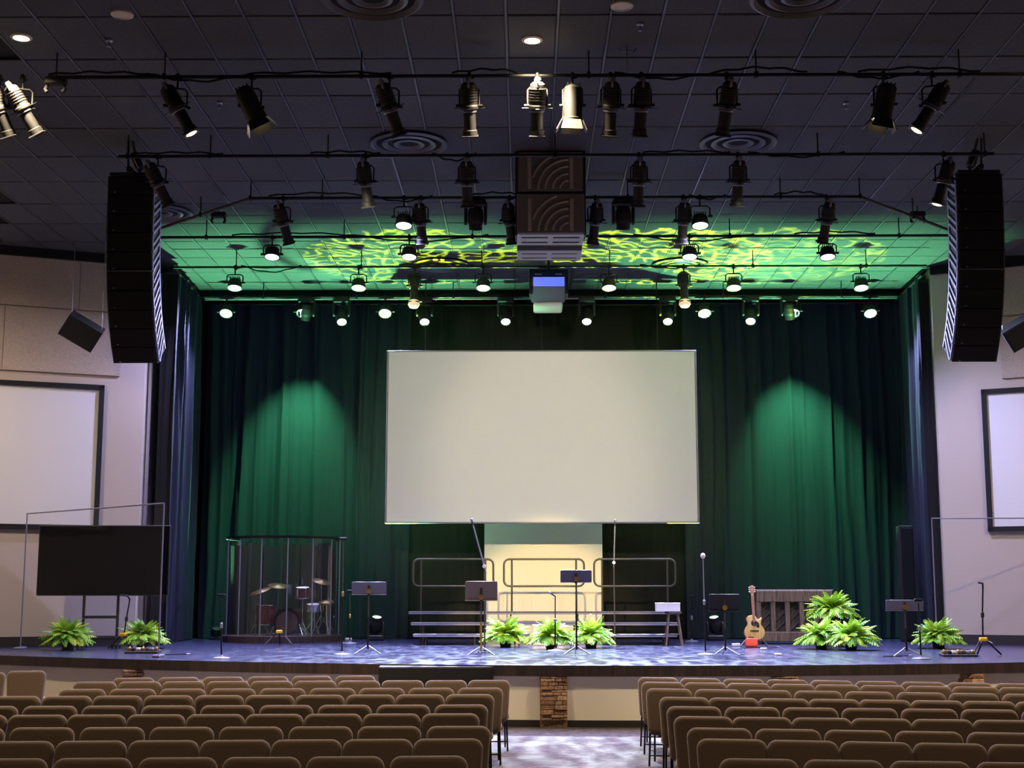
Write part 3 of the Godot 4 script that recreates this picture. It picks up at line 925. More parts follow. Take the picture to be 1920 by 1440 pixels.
func ceiling_fittings():
	var vent = func(r):
		return func():
			var s = S()
			for i in 3:
				var q = r * (1.0 - i * 0.3)
				lathe(s, [[q - 0.10, 0.01], [q - 0.05, -0.05 + i * 0.006], [q, -0.025], [q, -0.012], [q - 0.045, -0.03], [q - 0.09, 0.015]], Transform3D.IDENTITY, 40)
			return s
	var where = ["at the top edge, left of the middle downlight", "at the top edge, right of the middle downlight", "in the ceiling behind the front spotlights, left of centre", "in the ceiling behind the front spotlights, right of centre", "in the green ceiling left of the projector", "in the green ceiling right of the projector", "beside the left speaker column"]
	var i = 0
	for q in [[698, -4], [1502, -8], [767, 269], [1384, 267], [826, 496], [1275, 496], [300, 398]]:
		var p = on(q[0], q[1], CEIL - 0.02)
		var t = thing("ceiling_vent", "round dark air diffuser " + where[i], "vent", p, 0.0, "round ceiling diffusers")
		put("rings", keep("vent", vent.call(0.60)), M.vent_grey, t)
		put("back_plate", keep("vent_back", func(): var s = S(); lathe(s, [[0.0, 0.0], [0.57, 0.0], [0.57, 0.012], [0.0, 0.012]], Transform3D.IDENTITY, 40); return s), M.plenum, t)
		i += 1
	var lit = [on(40, 68, CEIL), on(998, 73, CEIL)]
	lit.append_array([Vector3(6.5, CEIL, -16.6), Vector3(-11.5, CEIL, -22.0), Vector3(12.4, CEIL, -22.0)])
	for x in [-6.3, 0.1, 6.5]: lit.append(Vector3(x, CEIL, -8.0))
	i = 0
	for p in lit:
		var t = thing("downlight", ["lit warm round downlight in the ceiling at the upper left corner", "lit warm round downlight in the middle of the ceiling", "lit warm round downlight over the right seats", "lit warm round downlight by the left side wall", "lit warm round downlight by the right side wall", "lit warm round downlight over the rear left seats", "lit warm round downlight over the rear aisle", "lit warm round downlight over the rear right seats"][i], "ceiling light", Vector3(p.x, CEIL - 0.01, p.z), 0.0, "lit ceiling downlights")
		put("trim_ring", keep("down_ring", func(): var s = S(); lathe(s, [[0.10, -0.02], [0.135, -0.012], [0.14, 0.012], [0.10, 0.012]], Transform3D.IDENTITY, 20); return s), M.down_off, t)
		put("lens", keep("down_lens", func(): var s = S(); lathe(s, [[0.0, -0.014], [0.105, -0.014], [0.105, 0.01], [0.0, 0.01]], Transform3D.IDENTITY, 20); return s), M.down_lit, t)
		lamp_light(t, Vector3(0, -0.05, 0), Vector3.DOWN, Color(1.0, 0.89, 0.72), [0.0, 80.0, 46.0][0 if p.z > -10 else 1 if p.z > -20 else 2] if p.z < -10 else 16.0, 85.0 if p.z < -20 else 57.0, 0.1, 0.65)
		i += 1
	i = 0
	for q in [[229, 27, "at the upper left"], [1166, 11, "at the top edge right of the middle"]]:
		var t = thing("downlight", "unlit pale round downlight in the dark ceiling " + q[2], "ceiling light", on(q[0], q[1], CEIL - 0.01), 0.0, "unlit ceiling downlights")
		put("trim_ring", keep("down_ring", func(): return S()), M.down_off, t)
		put("lens", keep("down_lens", func(): return S()), M.down_off, t)
	for q in [[205, 75, "under the upper left ceiling"], [1200, 45, "in the ceiling right of the middle downlight"], [412, 192, "between the two left spotlights"], [1586, 193, "left of the lit right spotlight"]]:
		var p = on(q[0], q[1], CEIL - 0.01)
		var t = thing("sprinkler", "tiny sprinkler head hanging " + q[2], "sprinkler", p, 0.0, "ceiling sprinkler heads")
		var s = S()
		lathe(s, [[0.0, -0.09], [0.03, -0.09], [0.03, -0.08], [0.008, -0.075], [0.012, -0.03], [0.045, -0.015], [0.045, 0.004], [0.0, 0.004]], Transform3D.IDENTITY, 10)
		obj("head", s, M.steel, t)
	for q in [[105, 152, 17.1, "at the left end of the front pipe"], [410, 403, 24.5, "near the left slanting pipe"], [1720, 402, 24.5, "near the right slanting pipe"]]:
		var b = at(q[0], q[1], q[2])
		var c = thing("cable_bracket", "small black two pronged cable bracket " + q[3], "bracket", b, 0.0, "black cable brackets")
		var w = S()
		box(w, Vector3.ZERO, Vector3(0.27, 0.10, 0.12), 0.015)
		obj("body", w, M.matt_black, c)
		for e in [-1, 1]:
			w = S()
			tube(w, [Vector3(e * 0.10, -0.03, 0), Vector3(e * 0.125, -0.12, 0.02), Vector3(e * 0.10, -0.16, 0.03)], 0.024, 6)
			obj("prong", w, M.matt_black, c)
		w = S()
		tube(w, [Vector3(0, 0.04, 0), Vector3(0, CEIL - b.y - 0.003, 0)], 0.01, 6)
		obj("rod", w, M.pipe, c)
	# a wire bracket hung from the ceiling above the front pipe
	var p = on(1175, 88, CEIL)
	var t = thing("wire_bracket", "small wire bracket with a looped cable hanging from the ceiling above the front pipe", "bracket", p)
	var s = S()
	tube(s, [Vector3.ZERO, Vector3(0, -0.32, 0)], 0.008, 6)
	obj("rod", s, M.grey_metal, t)
	s = S()
	tube(s, [Vector3(-0.12, -0.03, 0), Vector3(-0.05, -0.06, 0), Vector3(0.06, -0.06, 0), Vector3(0.12, -0.02, 0), Vector3(0.07, -0.1, 0.05)], 0.008, 6)
	obj("cable_loop", s, M.grey_metal, t)

func line_array(side):
	var word = "left" if side < 0 else "right"
	var cx = at(237 if side < 0 else 1846, 400, 20.6).x
	var t = thing("line_array", "tall black curved column of stacked hanging speakers on the %s" % word, "speaker", Vector3(cx, 8.36, -20.75), 0.0, "hanging speaker columns")
	var y = 0.0
	var z = 0.0
	var lean = 0.0
	var inner = -side
	for k in 10:
		lean = [0.0, 0.02, 0.05, 0.09, 0.15, 0.22, 0.31, 0.41, 0.52, 0.62][k]
		var h = 0.298
		var b = Basis(Vector3.RIGHT, lean)
		var xf = Transform3D(b, Vector3(0, y, z))
		var cab = put("speaker_box", keep("array_box", func():
			var s = S()
			hull(s, [Vector3(-0.35, -0.292, 0), Vector3(0.35, -0.292, 0), Vector3(0.345, -0.285, -0.54), Vector3(-0.345, -0.285, -0.54)], [Vector3(-0.35, 0, 0), Vector3(0.35, 0, 0), Vector3(0.345, -0.008, -0.54), Vector3(-0.345, -0.008, -0.54)])
			return s), M.black, t, xf)
		put("grille", keep("array_grille", func():
			var s = S()
			box(s, Vector3(0, -0.146, 0.008), Vector3(0.675, 0.268, 0.02), 0.006)
			return s), M.grille, cab)
		put("badge", keep("array_badge", func():
			var s = S()
			box(s, Vector3(-0.235, -0.262, 0.02), Vector3(0.03, 0.016, 0.008), 0.002)
			return s), M.steel, cab)
		for e in [-1, 1]:
			put("rigging", keep("array_rig", func():
				var s = S()
				box(s, Vector3(0, -0.146, -0.06), Vector3(0.016, 0.28, 0.035), 0.004)
				box(s, Vector3(0, -0.146, -0.48), Vector3(0.016, 0.26, 0.05), 0.004)
				box(s, Vector3(0, -0.08, -0.27), Vector3(0.016, 0.05, 0.42), 0.004, Basis(Vector3.RIGHT, 0.5))
				box(s, Vector3(0, -0.20, -0.27), Vector3(0.016, 0.05, 0.42), 0.004, Basis(Vector3.RIGHT, 0.5))
				return s), M.rigging, cab, Transform3D(Basis(Vector3.UP, 0.009 * e), Vector3(e * 0.357, 0, 0)))
		if k == 5:
			var strip = S()
			box(strip, Vector3(0, 0.0, 0.012), Vector3(0.69, 0.012, 0.02), 0.003)
			obj("seam_strip", strip, M.steel, cab)
		var step = b * Vector3(0, -h, 0)
		y += step.y
		z += step.z
	var s = S()
	box(s, Vector3(0, 0.035, -0.2), Vector3(0.66, 0.05, 0.42), 0.01)
	box(s, Vector3(0.0, 0.08, -0.25), Vector3(0.08, 0.08, 0.75), 0.01)
	obj("fly_frame", s, M.black, t)
	s = S()
	for e in [-1, 1]: tube(s, [Vector3(e * 0.1, 0.05, -0.2), Vector3(e * 0.03, CEIL - 8.36 - 0.01, 0.1)], 0.02, 6)
	box(s, Vector3(0.12 * inner, 0.2, 0.1), Vector3(0.12, 0.28, 0.16), 0.02, Basis(Vector3.BACK, 0.35 * inner))
	obj("hanging_bracket", s, M.black, t)
	s = S()
	box(s, Vector3(0.12 * inner, 0.16, 0.19), Vector3(0.015, 0.2, 0.01), 0.003, Basis(Vector3.BACK, 0.45 * inner))
	obj("chrome_pin", s, M.steel, t)
func centre_speakers():
	var top = at(1032, 283, 21.2)
	var low = at(1032, 440, 21.2)
	var w = 1.07
	var names = ["upper", "lower"]
	var h = (top.y - low.y) / 2
	for k in 2:   # front pair
		var t = thing("centre_speaker", "%s brown grilled square speaker of the pair hung at ceiling centre" % names[k], "speaker", Vector3(top.x, top.y - h * (k + 1), -21.2), 0.0, "hanging centre speakers")
		var s = S()
		box(s, Vector3(0, h / 2, -0.36), Vector3(w, h - 0.01, 0.70), 0.012)
		obj("cabinet", s, M.grey_metal if k else M.black, t)
		s = S()
		box(s, Vector3(0, h / 2, 0.0), Vector3(w - 0.05, h - 0.05, 0.03), 0.006)
		obj("grille", s, M.brown_grille, t)
		for sx in [-1, 1]:
			s = S()
			box(s, Vector3(sx * 0.33, h / 2 - 0.02, 0.02), Vector3(0.06, h - 0.16, 0.02), 0.006)
			obj("rib", s, M.brown_wave, t)
		for i in 5:   # arcs pressed into the grille, fanned from the lower right
			s = S()
			var pts = []
			var r = 0.13 + 0.115 * i
			for j in 11:
				var a = PI / 2 + j / 10.0 * PI / 2
				var q = Vector3(0.28 + r * cos(a) * 1.0, 0.06 + r * sin(a), 0.016)
				if q.x > -0.30 and q.y < h - 0.06: pts.append(q)
			if pts.size() > 2:
				tube(s, pts, 0.022, 6)
				obj("pressed_arc", s, M.brown_wave, t)
		if k:
			for sx in [-1, 1]:
				for z in [-0.2, -0.5]:
					s = S()
					box(s, Vector3(sx * 0.25, 0.003, z), Vector3(0.42, 0.012, 0.05), 0.003)
					obj("slot", s, M.flat_black, t)
		s = S()
		for sx in [-1, 1]: box(s, Vector3(sx * (w / 2 + 0.012), h / 2, -0.25), Vector3(0.02, h, 0.45), 0.005)
		obj("side_rail", s, M.black, t)
		if k == 0:
			s = S()
			for sx in [-1, 1]: tube(s, [Vector3(sx * 0.45, h, -0.3), Vector3(sx * 0.45, CEIL - t.position.y - 0.01, -0.3)], 0.014, 6)
			box(s, Vector3(0, h + 0.04, -0.3), Vector3(w, 0.06, 0.3), 0.01)
			obj("hanging_frame", s, M.black, t)
	var t = thing("centre_speaker", "silver bottomed square speaker hung close behind the brown grilled pair", "speaker", Vector3(top.x, low.y, -22.25), 0.0, "hanging centre speakers")
	var s = S()
	box(s, Vector3(0, h / 2, -0.34), Vector3(w, h, 0.68), 0.012)
	obj("cabinet", s, M.grey_metal, t)
	for sx in [-1, 1]:
		for z in [-0.2, -0.5]:
			s = S()
			box(s, Vector3(sx * 0.25, 0.003, z), Vector3(0.42, 0.012, 0.05), 0.003)
			obj("slot", s, M.flat_black, t)
	s = S()
	for sx in [-1, 1]: tube(s, [Vector3(sx * 0.45, h, -0.3), Vector3(sx * 0.45, CEIL - low.y - 0.01, -0.3)], 0.014, 6)
	obj("hanging_frame", s, M.black, t)
	# projector
	var p = at(1029, 512, 27.0)
	t = thing("projector", "black projector with a blue lit rear panel hung from the ceiling before the screen", "projector", p)
	var tilt = Basis(Vector3.RIGHT, -0.12)
	s = S()
	box(s, Vector3(0, -0.16, -0.55), Vector3(0.70, 0.34, 1.05), 0.03, tilt)
	obj("body", s, M.navy, t)
	s = S()
	for e in [-1, 1]: box(s, Vector3(e * 0.37, -0.16, -0.3), Vector3(0.035, 0.5, 0.5), 0.006)
	box(s, Vector3(0, 0.075, -0.3), Vector3(0.78, 0.04, 0.5), 0.006)
	tube(s, [Vector3(0, 0.08, -0.3), Vector3(0, CEIL - p.y - 0.01, -0.3)], 0.03, 8)
	obj("cage", s, M.black, t)
	s = S()
	box(s, tilt * Vector3(0, -0.02, 0.0) + Vector3(0, -0.15, -0.02), Vector3(0.62, 0.19, 0.02), 0.006, tilt)
	obj("lit_panel", s, M.panel_blue, t)
	for i in 8:
		s = S()
		box(s, Vector3(-0.26 + 0.035 * (i % 4) + (0.40 if i > 3 else 0.0), -0.02, -0.01), Vector3(0.02, 0.02, 0.02), 0.004)
		obj("socket", s, M.white_plastic, t)
	s = S()
	box(s, Vector3(0, -0.40, -1.25), Vector3(0.60, 0.17, 0.55), 0.03, tilt)
	obj("cream_housing", s, M.cream, t)
func wall_speakers():
	for side in [-1, 1]:
		var word = "left" if side < 0 else "right"
		var p = at(153 if side < 0 else 1918, 622, 26.9)
		var t = thing("wall_speaker", "black tilted box speaker hung against the %s wall beside the speaker column" % word, "speaker", p, 0.0, "tilted wall speakers")
		var b = Basis(Vector3.BACK, -0.62 * -side) * Basis(Vector3.RIGHT, 0.25) * Basis(Vector3.UP, 0.35 * -side)
		var s = S()
		hull(s, [b * Vector3(-0.36, -0.22, 0.22), b * Vector3(0.36, -0.22, 0.22), b * Vector3(0.36, -0.12, -0.22), b * Vector3(-0.36, -0.12, -0.22)], [b * Vector3(-0.36, 0.24, 0.22), b * Vector3(0.36, 0.24, 0.22), b * Vector3(0.36, 0.24, -0.22), b * Vector3(-0.36, 0.24, -0.22)])
		obj("cabinet", s, M.black, t)
		s = S()
		box(s, b * Vector3(0, 0.01, 0.225), Vector3(0.66, 0.42, 0.02), 0.008, b)
		obj("grille", s, M.grille, t)
		for e in [[b * Vector3(-0.33, 0.2, 0.0), 1.3], [b * Vector3(0.33, 0.2, 0.0), 1.3]]:
			s = S()
			tube(s, [e[0], Vector3(e[0].x, CEIL - p.y - 0.01, e[0].z)], 0.006, 5)
			obj("hanging_wire", s, M.steel, t)

# ---------- on the stage
func stick(called, pts, r, m, t, n = 8):
	var s = S()
	tube(s, pts, r, n)
	return obj(called, s, m, t)
func legs3(t, top, spread, r, m, turn = 0.4, called = "leg"):
	for k in 3:
		var a = turn + k * TAU / 3
		stick(called, [Vector3(0, top, 0), Vector3(cos(a) * spread, 0.02, sin(a) * spread)], r, m, t, 6)
func music_stand(px, base_y, desk_y0, desk_y1, w, m, label, skew = 0.0):
	var p = on(px, base_y, DECK)
	var d = -p.z
	var hi = at(px, desk_y0, d).y - DECK
	var lo = at(px, desk_y1, d).y - DECK
	var t = thing("music_stand", label, "music stand", p, skew, "music stands on the stage")
	var s = S()
	var b = Basis(Vector3.RIGHT, 0.30)
	var h = (hi - lo) / cos(0.30)
	pad(s, rounded(w, h, 0.02, 3), 0.012, 0.004, Transform3D(b, Vector3(0, (hi + lo) / 2, 0.0)))
	box(s, Vector3(0, lo, -0.03), Vector3(w, 0.012, 0.06), 0.004)
	obj("desk", s, m, t)
	s = S()
	lathe(s, [[0.0, 0], [0.042, 0], [0.042, 0.035], [0.0, 0.04]], aim(Vector3(0, lo + 0.06, 0.06), Vector3(0, 0, 1)), 12)
	obj("tilt_knob", s, M.brass, t)
	stick("bracket", [Vector3(0, lo - 0.02, 0.03), Vector3(0, (lo + hi) / 2 + 0.05, 0.02)], 0.02, M.flat_black, t)
	stick("pole", [Vector3(0, 0.1, 0.03), Vector3(0, lo * 0.62, 0.03)], 0.016, M.brass if m == M.stand_tan else M.black_metal, t)
	stick("inner_pole", [Vector3(0, lo * 0.6, 0.03), Vector3(0, lo + 0.05, 0.03)], 0.011, M.rail, t)
	legs3(t, 0.16, 0.26, 0.012, M.steel, 0.5)
func round_base(t, r = 0.14, m = null):
	var s = S()
	lathe(s, [[0.0, 0.0], [r, 0.0], [r, 0.012], [r * 0.9, 0.022], [0.03, 0.034], [0.02, 0.06], [0.0, 0.06]], Transform3D.IDENTITY, 20)
	obj("base", s, m if m else M.grey_metal, t)
func microphone(t, p, dir, m = null):
	var s = S()
	lathe(s, [[0.0, 0.0], [0.011, 0.0], [0.017, 0.13], [0.0, 0.13]], aim(p, dir), 10)
	obj("mic_body", s, m if m else M.black, t)
	s = S()
	lathe(s, [[0.0, 0.12], [0.02, 0.125], [0.027, 0.15], [0.022, 0.178], [0.0, 0.187]], aim(p, dir), 12, true)
	obj("mic_head", s, M.steel, t)
func mic_stand(px, base_y, top_y, label, m, mic, top_px = null):
	var p = on(px, base_y, DECK)
	var q = at(top_px if top_px else px, top_y, -p.z)
	var h = q.y - DECK
	var dx = q.x - p.x
	var t = thing("microphone_stand", label, "microphone stand", p, 0.0, "microphone stands on the stage")
	round_base(t)
	stick("pole", [Vector3(0, 0.03, 0), Vector3(dx * 0.5, h * 0.52, 0)], 0.014, M.black_metal, t)
	stick("inner_pole", [Vector3(dx * 0.5, h * 0.5, 0), Vector3(dx, h - 0.05, 0)], 0.010, m, t)
	var s = S()
	lathe(s, [[0.0, -0.04], [0.02, -0.04], [0.024, 0.03], [0.012, 0.05], [0.0, 0.05]], Transform3D(Basis.IDENTITY, Vector3(dx * 0.5, h * 0.52, 0)), 10)
	obj("clutch", s, M.brass if m == M.rail else M.grey_metal, t)
	if mic == "head": microphone(t, Vector3(dx, h - 0.06, 0), Vector3(-0.5, 0.35, 0.4))
	elif mic == "ball":
		s = S()
		lathe(s, [[0.0, -0.05], [0.03, -0.04], [0.045, 0.0], [0.03, 0.04], [0.0, 0.05]], Transform3D(Basis.IDENTITY, Vector3(dx, h - 0.02, 0)), 12, true)
		obj("mic_head", s, M.white_plastic, t)
	elif mic == "bar":
		s = S()
		box(s, Vector3(dx, h, 0), Vector3(0.14, 0.05, 0.05), 0.015)
		obj("mic_clip", s, M.black_metal, t)
	return t
func fern(where, size, label, seed_, pot_h = 0.2, m_shift = 0):
	var r = RandomNumberGenerator.new()
	r.seed = seed_
	var t = thing("potted_fern", label, "fern", where, 0.0, "potted ferns on the stage")
	if pot_h > 0:
		put("pot", keep("pot", func():
			var s = S()
			lathe(s, [[0.0, 0.0], [0.10, 0.0], [0.135, 0.19], [0.148, 0.19], [0.148, 0.22], [0.132, 0.22], [0.125, 0.19]], Transform3D.IDENTITY, 16)
			return s), M.pot, t, Transform3D(Basis.IDENTITY.scaled(Vector3(1, pot_h / 0.22, 1)), Vector3.ZERO))
		put("soil", keep("soil", func(): var s = S(); lathe(s, [[0.0, 0.17], [0.128, 0.17], [0.125, 0.19], [0.0, 0.20]], Transform3D.IDENTITY, 14); return s), M.soil, t, Transform3D(Basis.IDENTITY.scaled(Vector3(1, pot_h / 0.22, 1)), Vector3.ZERO))
	var count = 130
	for i in count:
		var v = i / float(count)
		var kind = r.randi() % 4
		var mesh = keep("frond%d" % kind, frond.bind(kind))
		var turn = i * 2.39996 + r.randf_range(-0.2, 0.2)
		var lift = lerpf(1.35, -0.45, pow(v, 0.85)) + r.randf_range(-0.12, 0.12)
		var k = size * 1.24 * r.randf_range(0.80, 1.08) * (0.85 + 0.2 * v)
		var low = -1.0
		while low < 0.03 - pot_h and lift < 1.3:   # no tip may dip into the floor
			low = 0.0
			for q in frond_path(kind): low = minf(low, k * (q.x * sin(lift) + q.y * cos(lift)) - 0.03 * k)
			if low < 0.03 - pot_h: lift += 0.06
		var b = Basis(Vector3.UP, turn) * Basis(Vector3.BACK, lift) * Basis(Vector3.RIGHT, r.randf_range(-0.5, 0.5))
		put("frond", mesh, M["frond_%d" % ((r.randi() + m_shift) % 3)], t, Transform3D(b.scaled(Vector3.ONE * k), Vector3(cos(turn) * 0.03, pot_h + 0.0, -sin(turn) * 0.03)))
func frond_path(kind):
	var bend = [0.5, 0.75, 1.0, 1.25][kind]
	var p = Vector3.ZERO
	var a = 0.25
	var o = []
	for i in 12:
		p += Vector3(cos(a), sin(a), 0) / 11.0
		a -= bend * 1.4 / 11.0
		o.append(p)
	return o
func frond(kind):   # one arching leaf along +x, cut into leaflets on both edges, a metre long
	var s = S()
	s.set_smooth_group(0xFFFFFFFF)
	var n = 11
	var bend = [0.5, 0.75, 1.0, 1.25][kind]
	var wide = [0.15, 0.13, 0.155, 0.12][kind]
	var p = Vector3.ZERO
	var a = 0.25
	for i in n:
		var v = i / float(n)
		var step = 1.0 / n
		var q = p + Vector3(cos(a), sin(a), 0) * step
		a -= bend * step * 1.4
		var w = wide * sin(PI * clampf(0.12 + v * 0.88, 0, 1)) + 0.012
		var nor = Vector3(-sin(a), cos(a), 0)
		for e in [-1, 1]:
			var tip = p.lerp(q, 0.9) + Vector3(0, 0, e * w) - nor * w * 0.35
			var b1 = p.lerp(q, 0.98) + Vector3(0, 0, e * 0.01)
			var t2 = p.lerp(q, 1.5) + Vector3(0, 0, e * w * 0.9) - nor * w * 0.4
			for k in ([p, tip, b1] if e > 0 else [p, b1, tip]): s.add_vertex(k)
			for k in ([b1, tip, t2] if e > 0 else [b1, t2, tip]): s.add_vertex(k)
		p = q
	return s

func risers():
	for k in 3:
		var x0 = [-2.46, -0.56, 1.40][k]
		var x1 = [-0.60, 1.36, 3.26][k]
		var mid = (x0 + x1) / 2
		var w = x1 - x0
		var name_ = ["left", "middle", "right"][k]
		var t = thing("choir_riser", "%s black three step choir riser with a rounded guard rail at its back" % name_, "riser", Vector3(mid, DECK, -29.3), 0.0, "choir risers")
		for i in 3:
			var y = 0.22 * (i + 1)
			var z = 0.45 - 0.5 * i
			var inset = 0.09 * (2 - i)
			var s = S()
			box(s, Vector3(0, y - 0.02, z), Vector3(w - inset * 2 + 0.02, 0.04, 0.46), 0.008)
			obj("step", s, M.riser_top, t)
			s = S()
			box(s, Vector3(0, y - 0.045, z + 0.225), Vector3(w - inset * 2, 0.025, 0.02), 0.005)
			obj("nosing", s, M.grey_metal, t)
			for e in [-1, 1]:
				var x = e * (w / 2 - inset - 0.25)
				stick("leg", [Vector3(x, y - 0.04, z + 0.17), Vector3(x, 0, z + 0.17)], 0.016, M.rail, t, 6)
				stick("leg", [Vector3(x, y - 0.04, z - 0.17), Vector3(x, 0, z - 0.17)], 0.016, M.rail, t, 6)
				stick("brace", [Vector3(x, y - 0.05, z + 0.17), Vector3(x, 0.06, z - 0.15)], 0.010, M.black_metal, t, 6)
		var rail = []
		var lo = 1.19
		var hi = 1.765
		var q = 0.12
		var half = [0.86, 0.86, 0.87][k]
		for c in [[half - q, hi - q, 0.0], [-half + q, hi - q, PI / 2], [-half + q, lo + q, PI], [half - q, lo + q, PI * 1.5]]:
			for j in 6:
				var a = c[2] + j / 5.0 * PI / 2
				rail.append(Vector3(c[0] + q * cos(a), c[1] + q * sin(a), -0.74))
		var off = at([850, 1020, 1190][k], 1070, 30.04).x - mid
		for j in rail.size(): rail[j].x += off
		var s = S()
		tube(s, rail, 0.022, 8, true)
		obj("guard_rail", s, M.rail, t)
		for e in [-1, 1]: stick("rail_post", [Vector3(off + e * (half - 0.17), 0.64, -0.74), Vector3(off + e * (half - 0.17), hi - 0.0, -0.74)], 0.020, M.rail, t)
func boom(px, base_y, joint, tip, label):
	var p = on(px, base_y, DECK)
	var j = at(joint[0], joint[1], -p.z) - p
	var e = at(tip[0], tip[1], -p.z) - p
	var t = thing("microphone_stand", label, "microphone stand", p, 0.0, "microphone stands on the stage")
	round_base(t, 0.13, M.black_metal)
	stick("pole", [Vector3(0, 0.03, 0), Vector3(j.x, j.y, 0)], 0.013, M.rail, t)
	stick("boom_arm", [Vector3(j.x, j.y, 0) * 1.0 + (j - e) * 0.12, e], 0.014, M.steel, t)
	var s = S()
	lathe(s, [[0.0, -0.04], [0.03, -0.04], [0.034, 0.0], [0.03, 0.04], [0.0, 0.04]], aim(Vector3(j.x, j.y, 0.01), Vector3.BACK), 10)
	obj("clutch", s, M.white_plastic, t)
	microphone(t, e - (e - j).normalized() * 0.05, e - j)

func drums():
	# booth of clear panels round the kit, on a low round platform
	var c = at(533, 1150, 30.9)
	var ctr = Vector3(c.x, DECK, -30.65)
	var R = 1.27
	var booth = thing("drum_booth", "round drum booth of tall clear panels with a dark rim on a low platform", "drum shield", ctr)
	var ring = func(r, n, a0, a1):
		var o = []
		for i in n + 1:
			var a = lerpf(a0, a1, i / float(n))
			o.append(Vector3(sin(a) * r, 0, cos(a) * r * 0.95))
		return o
	var s = S()
	var base = ring.call(R + 0.02, 28, 0, TAU * 27.999 / 28.0)
	base.pop_back()
	var up = []
	for p in base: up.append(p + Vector3.UP * 0.14)
	hull(s, base, up)
	obj("platform", s, M.lip, booth)
	var top = 2.25
	var n = 9
	var span = 2.05
	for i in n:
		var a0 = -span + 2 * span * i / n
		var a1 = -span + 2 * span * (i + 1) / n
		var arc = ring.call(R - 0.04, 4, a0 + 0.006, a1 - 0.006)
		s = S()
		for q in 4:
			var lo = []
			for p in [arc[q], arc[q + 1], arc[q + 1] * 0.992, arc[q] * 0.992]: lo.append(p + Vector3.UP * 0.15)
			poly(s, [lo[0], lo[1], lo[1] + Vector3.UP * (top - 0.17), lo[0] + Vector3.UP * (top - 0.17)], Vector3(0, 1, 0), 2)
		obj("clear_panel", s, M.clear_acrylic, booth)
		var e = arc[0]
		stick("panel_edge", [e + Vector3.UP * 0.14, e + Vector3.UP * (top - 0.02)], 0.014, M.grey_metal, booth, 6)
	var last = ring.call(R - 0.04, 1, span, span)[0]
	stick("panel_edge", [last + Vector3.UP * 0.14, last + Vector3.UP * (top - 0.02)], 0.014, M.grey_metal, booth, 6)
	var rim = ring.call(R - 0.04, 40, -span, span)
	for i in rim.size(): rim[i].y = top
	s = S()
	for i in rim.size() - 1:
		var lo = []
		var hi = []
		for p in [rim[i] * Vector3(1.02, 1, 1.02), rim[i + 1] * Vector3(1.02, 1, 1.02), rim[i + 1] * Vector3(0.97, 1, 0.97), rim[i] * Vector3(0.97, 1, 0.97)]:
			lo.append(p - Vector3.UP * 0.05)
			hi.append(p)
		hull(s, lo, hi)
	obj("rim", s, M.black_metal, booth)
	# padded panels standing inside, at the back
	for i in 7:
		var a0 = PI - 1.45 + 2.9 * i / 7.0
		var a1 = PI - 1.45 + 2.9 * (i + 1) / 7.0
		var arc = ring.call(R - 0.14, 1, a0 + 0.02, a1 - 0.02)
		s = S()
		var lo = [arc[0] + Vector3.UP * 0.15, arc[1] + Vector3.UP * 0.15, arc[1] * 0.93 + Vector3.UP * 0.15, arc[0] * 0.93 + Vector3.UP * 0.15]
		var hi = []
		for p in lo: hi.append(p + Vector3.UP * (2.0 if i % 2 else 1.94))
		hull(s, lo, hi)
		obj("padded_panel", s, [M.booth_back, M.flat_black, M.booth_back][i % 3], booth)
	var floor_y = DECK + 0.14
	var kit = func(called, label, category, px, py, d): 
		var p = at(px, py, d)
		return thing(called, label, category, Vector3(p.x, floor_y, -d), 0.0, "drum kit in the booth")
	# bass drum
	var t = kit.call("bass_drum", "brown bass drum facing forward in the drum booth", "drum", 540, 1170, 30.35)
	var lie = aim(Vector3(0, 0.30, 0), Vector3(0, 0, 1), Vector3.UP)
	s = S()
	lathe(s, [[0.27, -0.22], [0.27, 0.17], [0.255, 0.17], [0.255, -0.22], [0.27, -0.22]], lie, 28)
	obj("shell", s, M.mahogany, t)
	s = S()
	lathe(s, [[0.0, 0.155], [0.262, 0.155], [0.262, 0.165], [0.0, 0.165]], lie, 28)
	lathe(s, [[0.0, -0.21], [0.262, -0.21], [0.262, -0.20], [0.0, -0.20]], lie, 28)
	obj("drum_head", s, M.bass_skin, t)
	s = S()
	for y in [0.165, -0.235]: lathe(s, [[0.255, y], [0.285, y], [0.285, y + 0.035], [0.255, y + 0.035], [0.255, y]], lie, 28)
	obj("hoop", s, M.black_metal, t)
	for e in [-1, 1]: stick("spur", [Vector3(e * 0.26, 0.25, 0.12), Vector3(e * 0.36, 0.0, 0.22)], 0.010, M.chrome, t, 6)
	for q in [["floor_tom", "reddish brown floor tom left of the bass drum in the booth", 499, 0.21, 0.42, 0.22, 30.45, "floor"], ["rack_tom", "reddish brown small tom above the bass drum in the booth", 567, 0.155, 0.22, 0.80, 30.35, "rack"], ["snare_drum", "silver snare drum on a stand at the right inside the booth", 590, 0.18, 0.14, 0.52, 30.65, "rack"]]:
		t = kit.call(q[0], q[1], "drum", q[2], 1130, q[6])
		var lift = Transform3D(Basis(Vector3.RIGHT, 0.12 if q[7] == "rack" else 0.0), Vector3(0, q[5], 0))
		s = S()
		lathe(s, [[q[3], 0.0], [q[3], q[4]], [q[3] - 0.01, q[4]], [q[3] - 0.01, 0.0], [q[3], 0.0]], lift, 24)
		obj("shell", s, M.mahogany if q[0] != "snare_drum" else M.chrome, t)
		s = S()
		lathe(s, [[0.0, q[4] - 0.006], [q[3] - 0.005, q[4] - 0.006], [q[3] - 0.005, q[4]], [0.0, q[4]]], lift, 24)
		obj("drum_head", s, M.drum_skin, t)
		s = S()
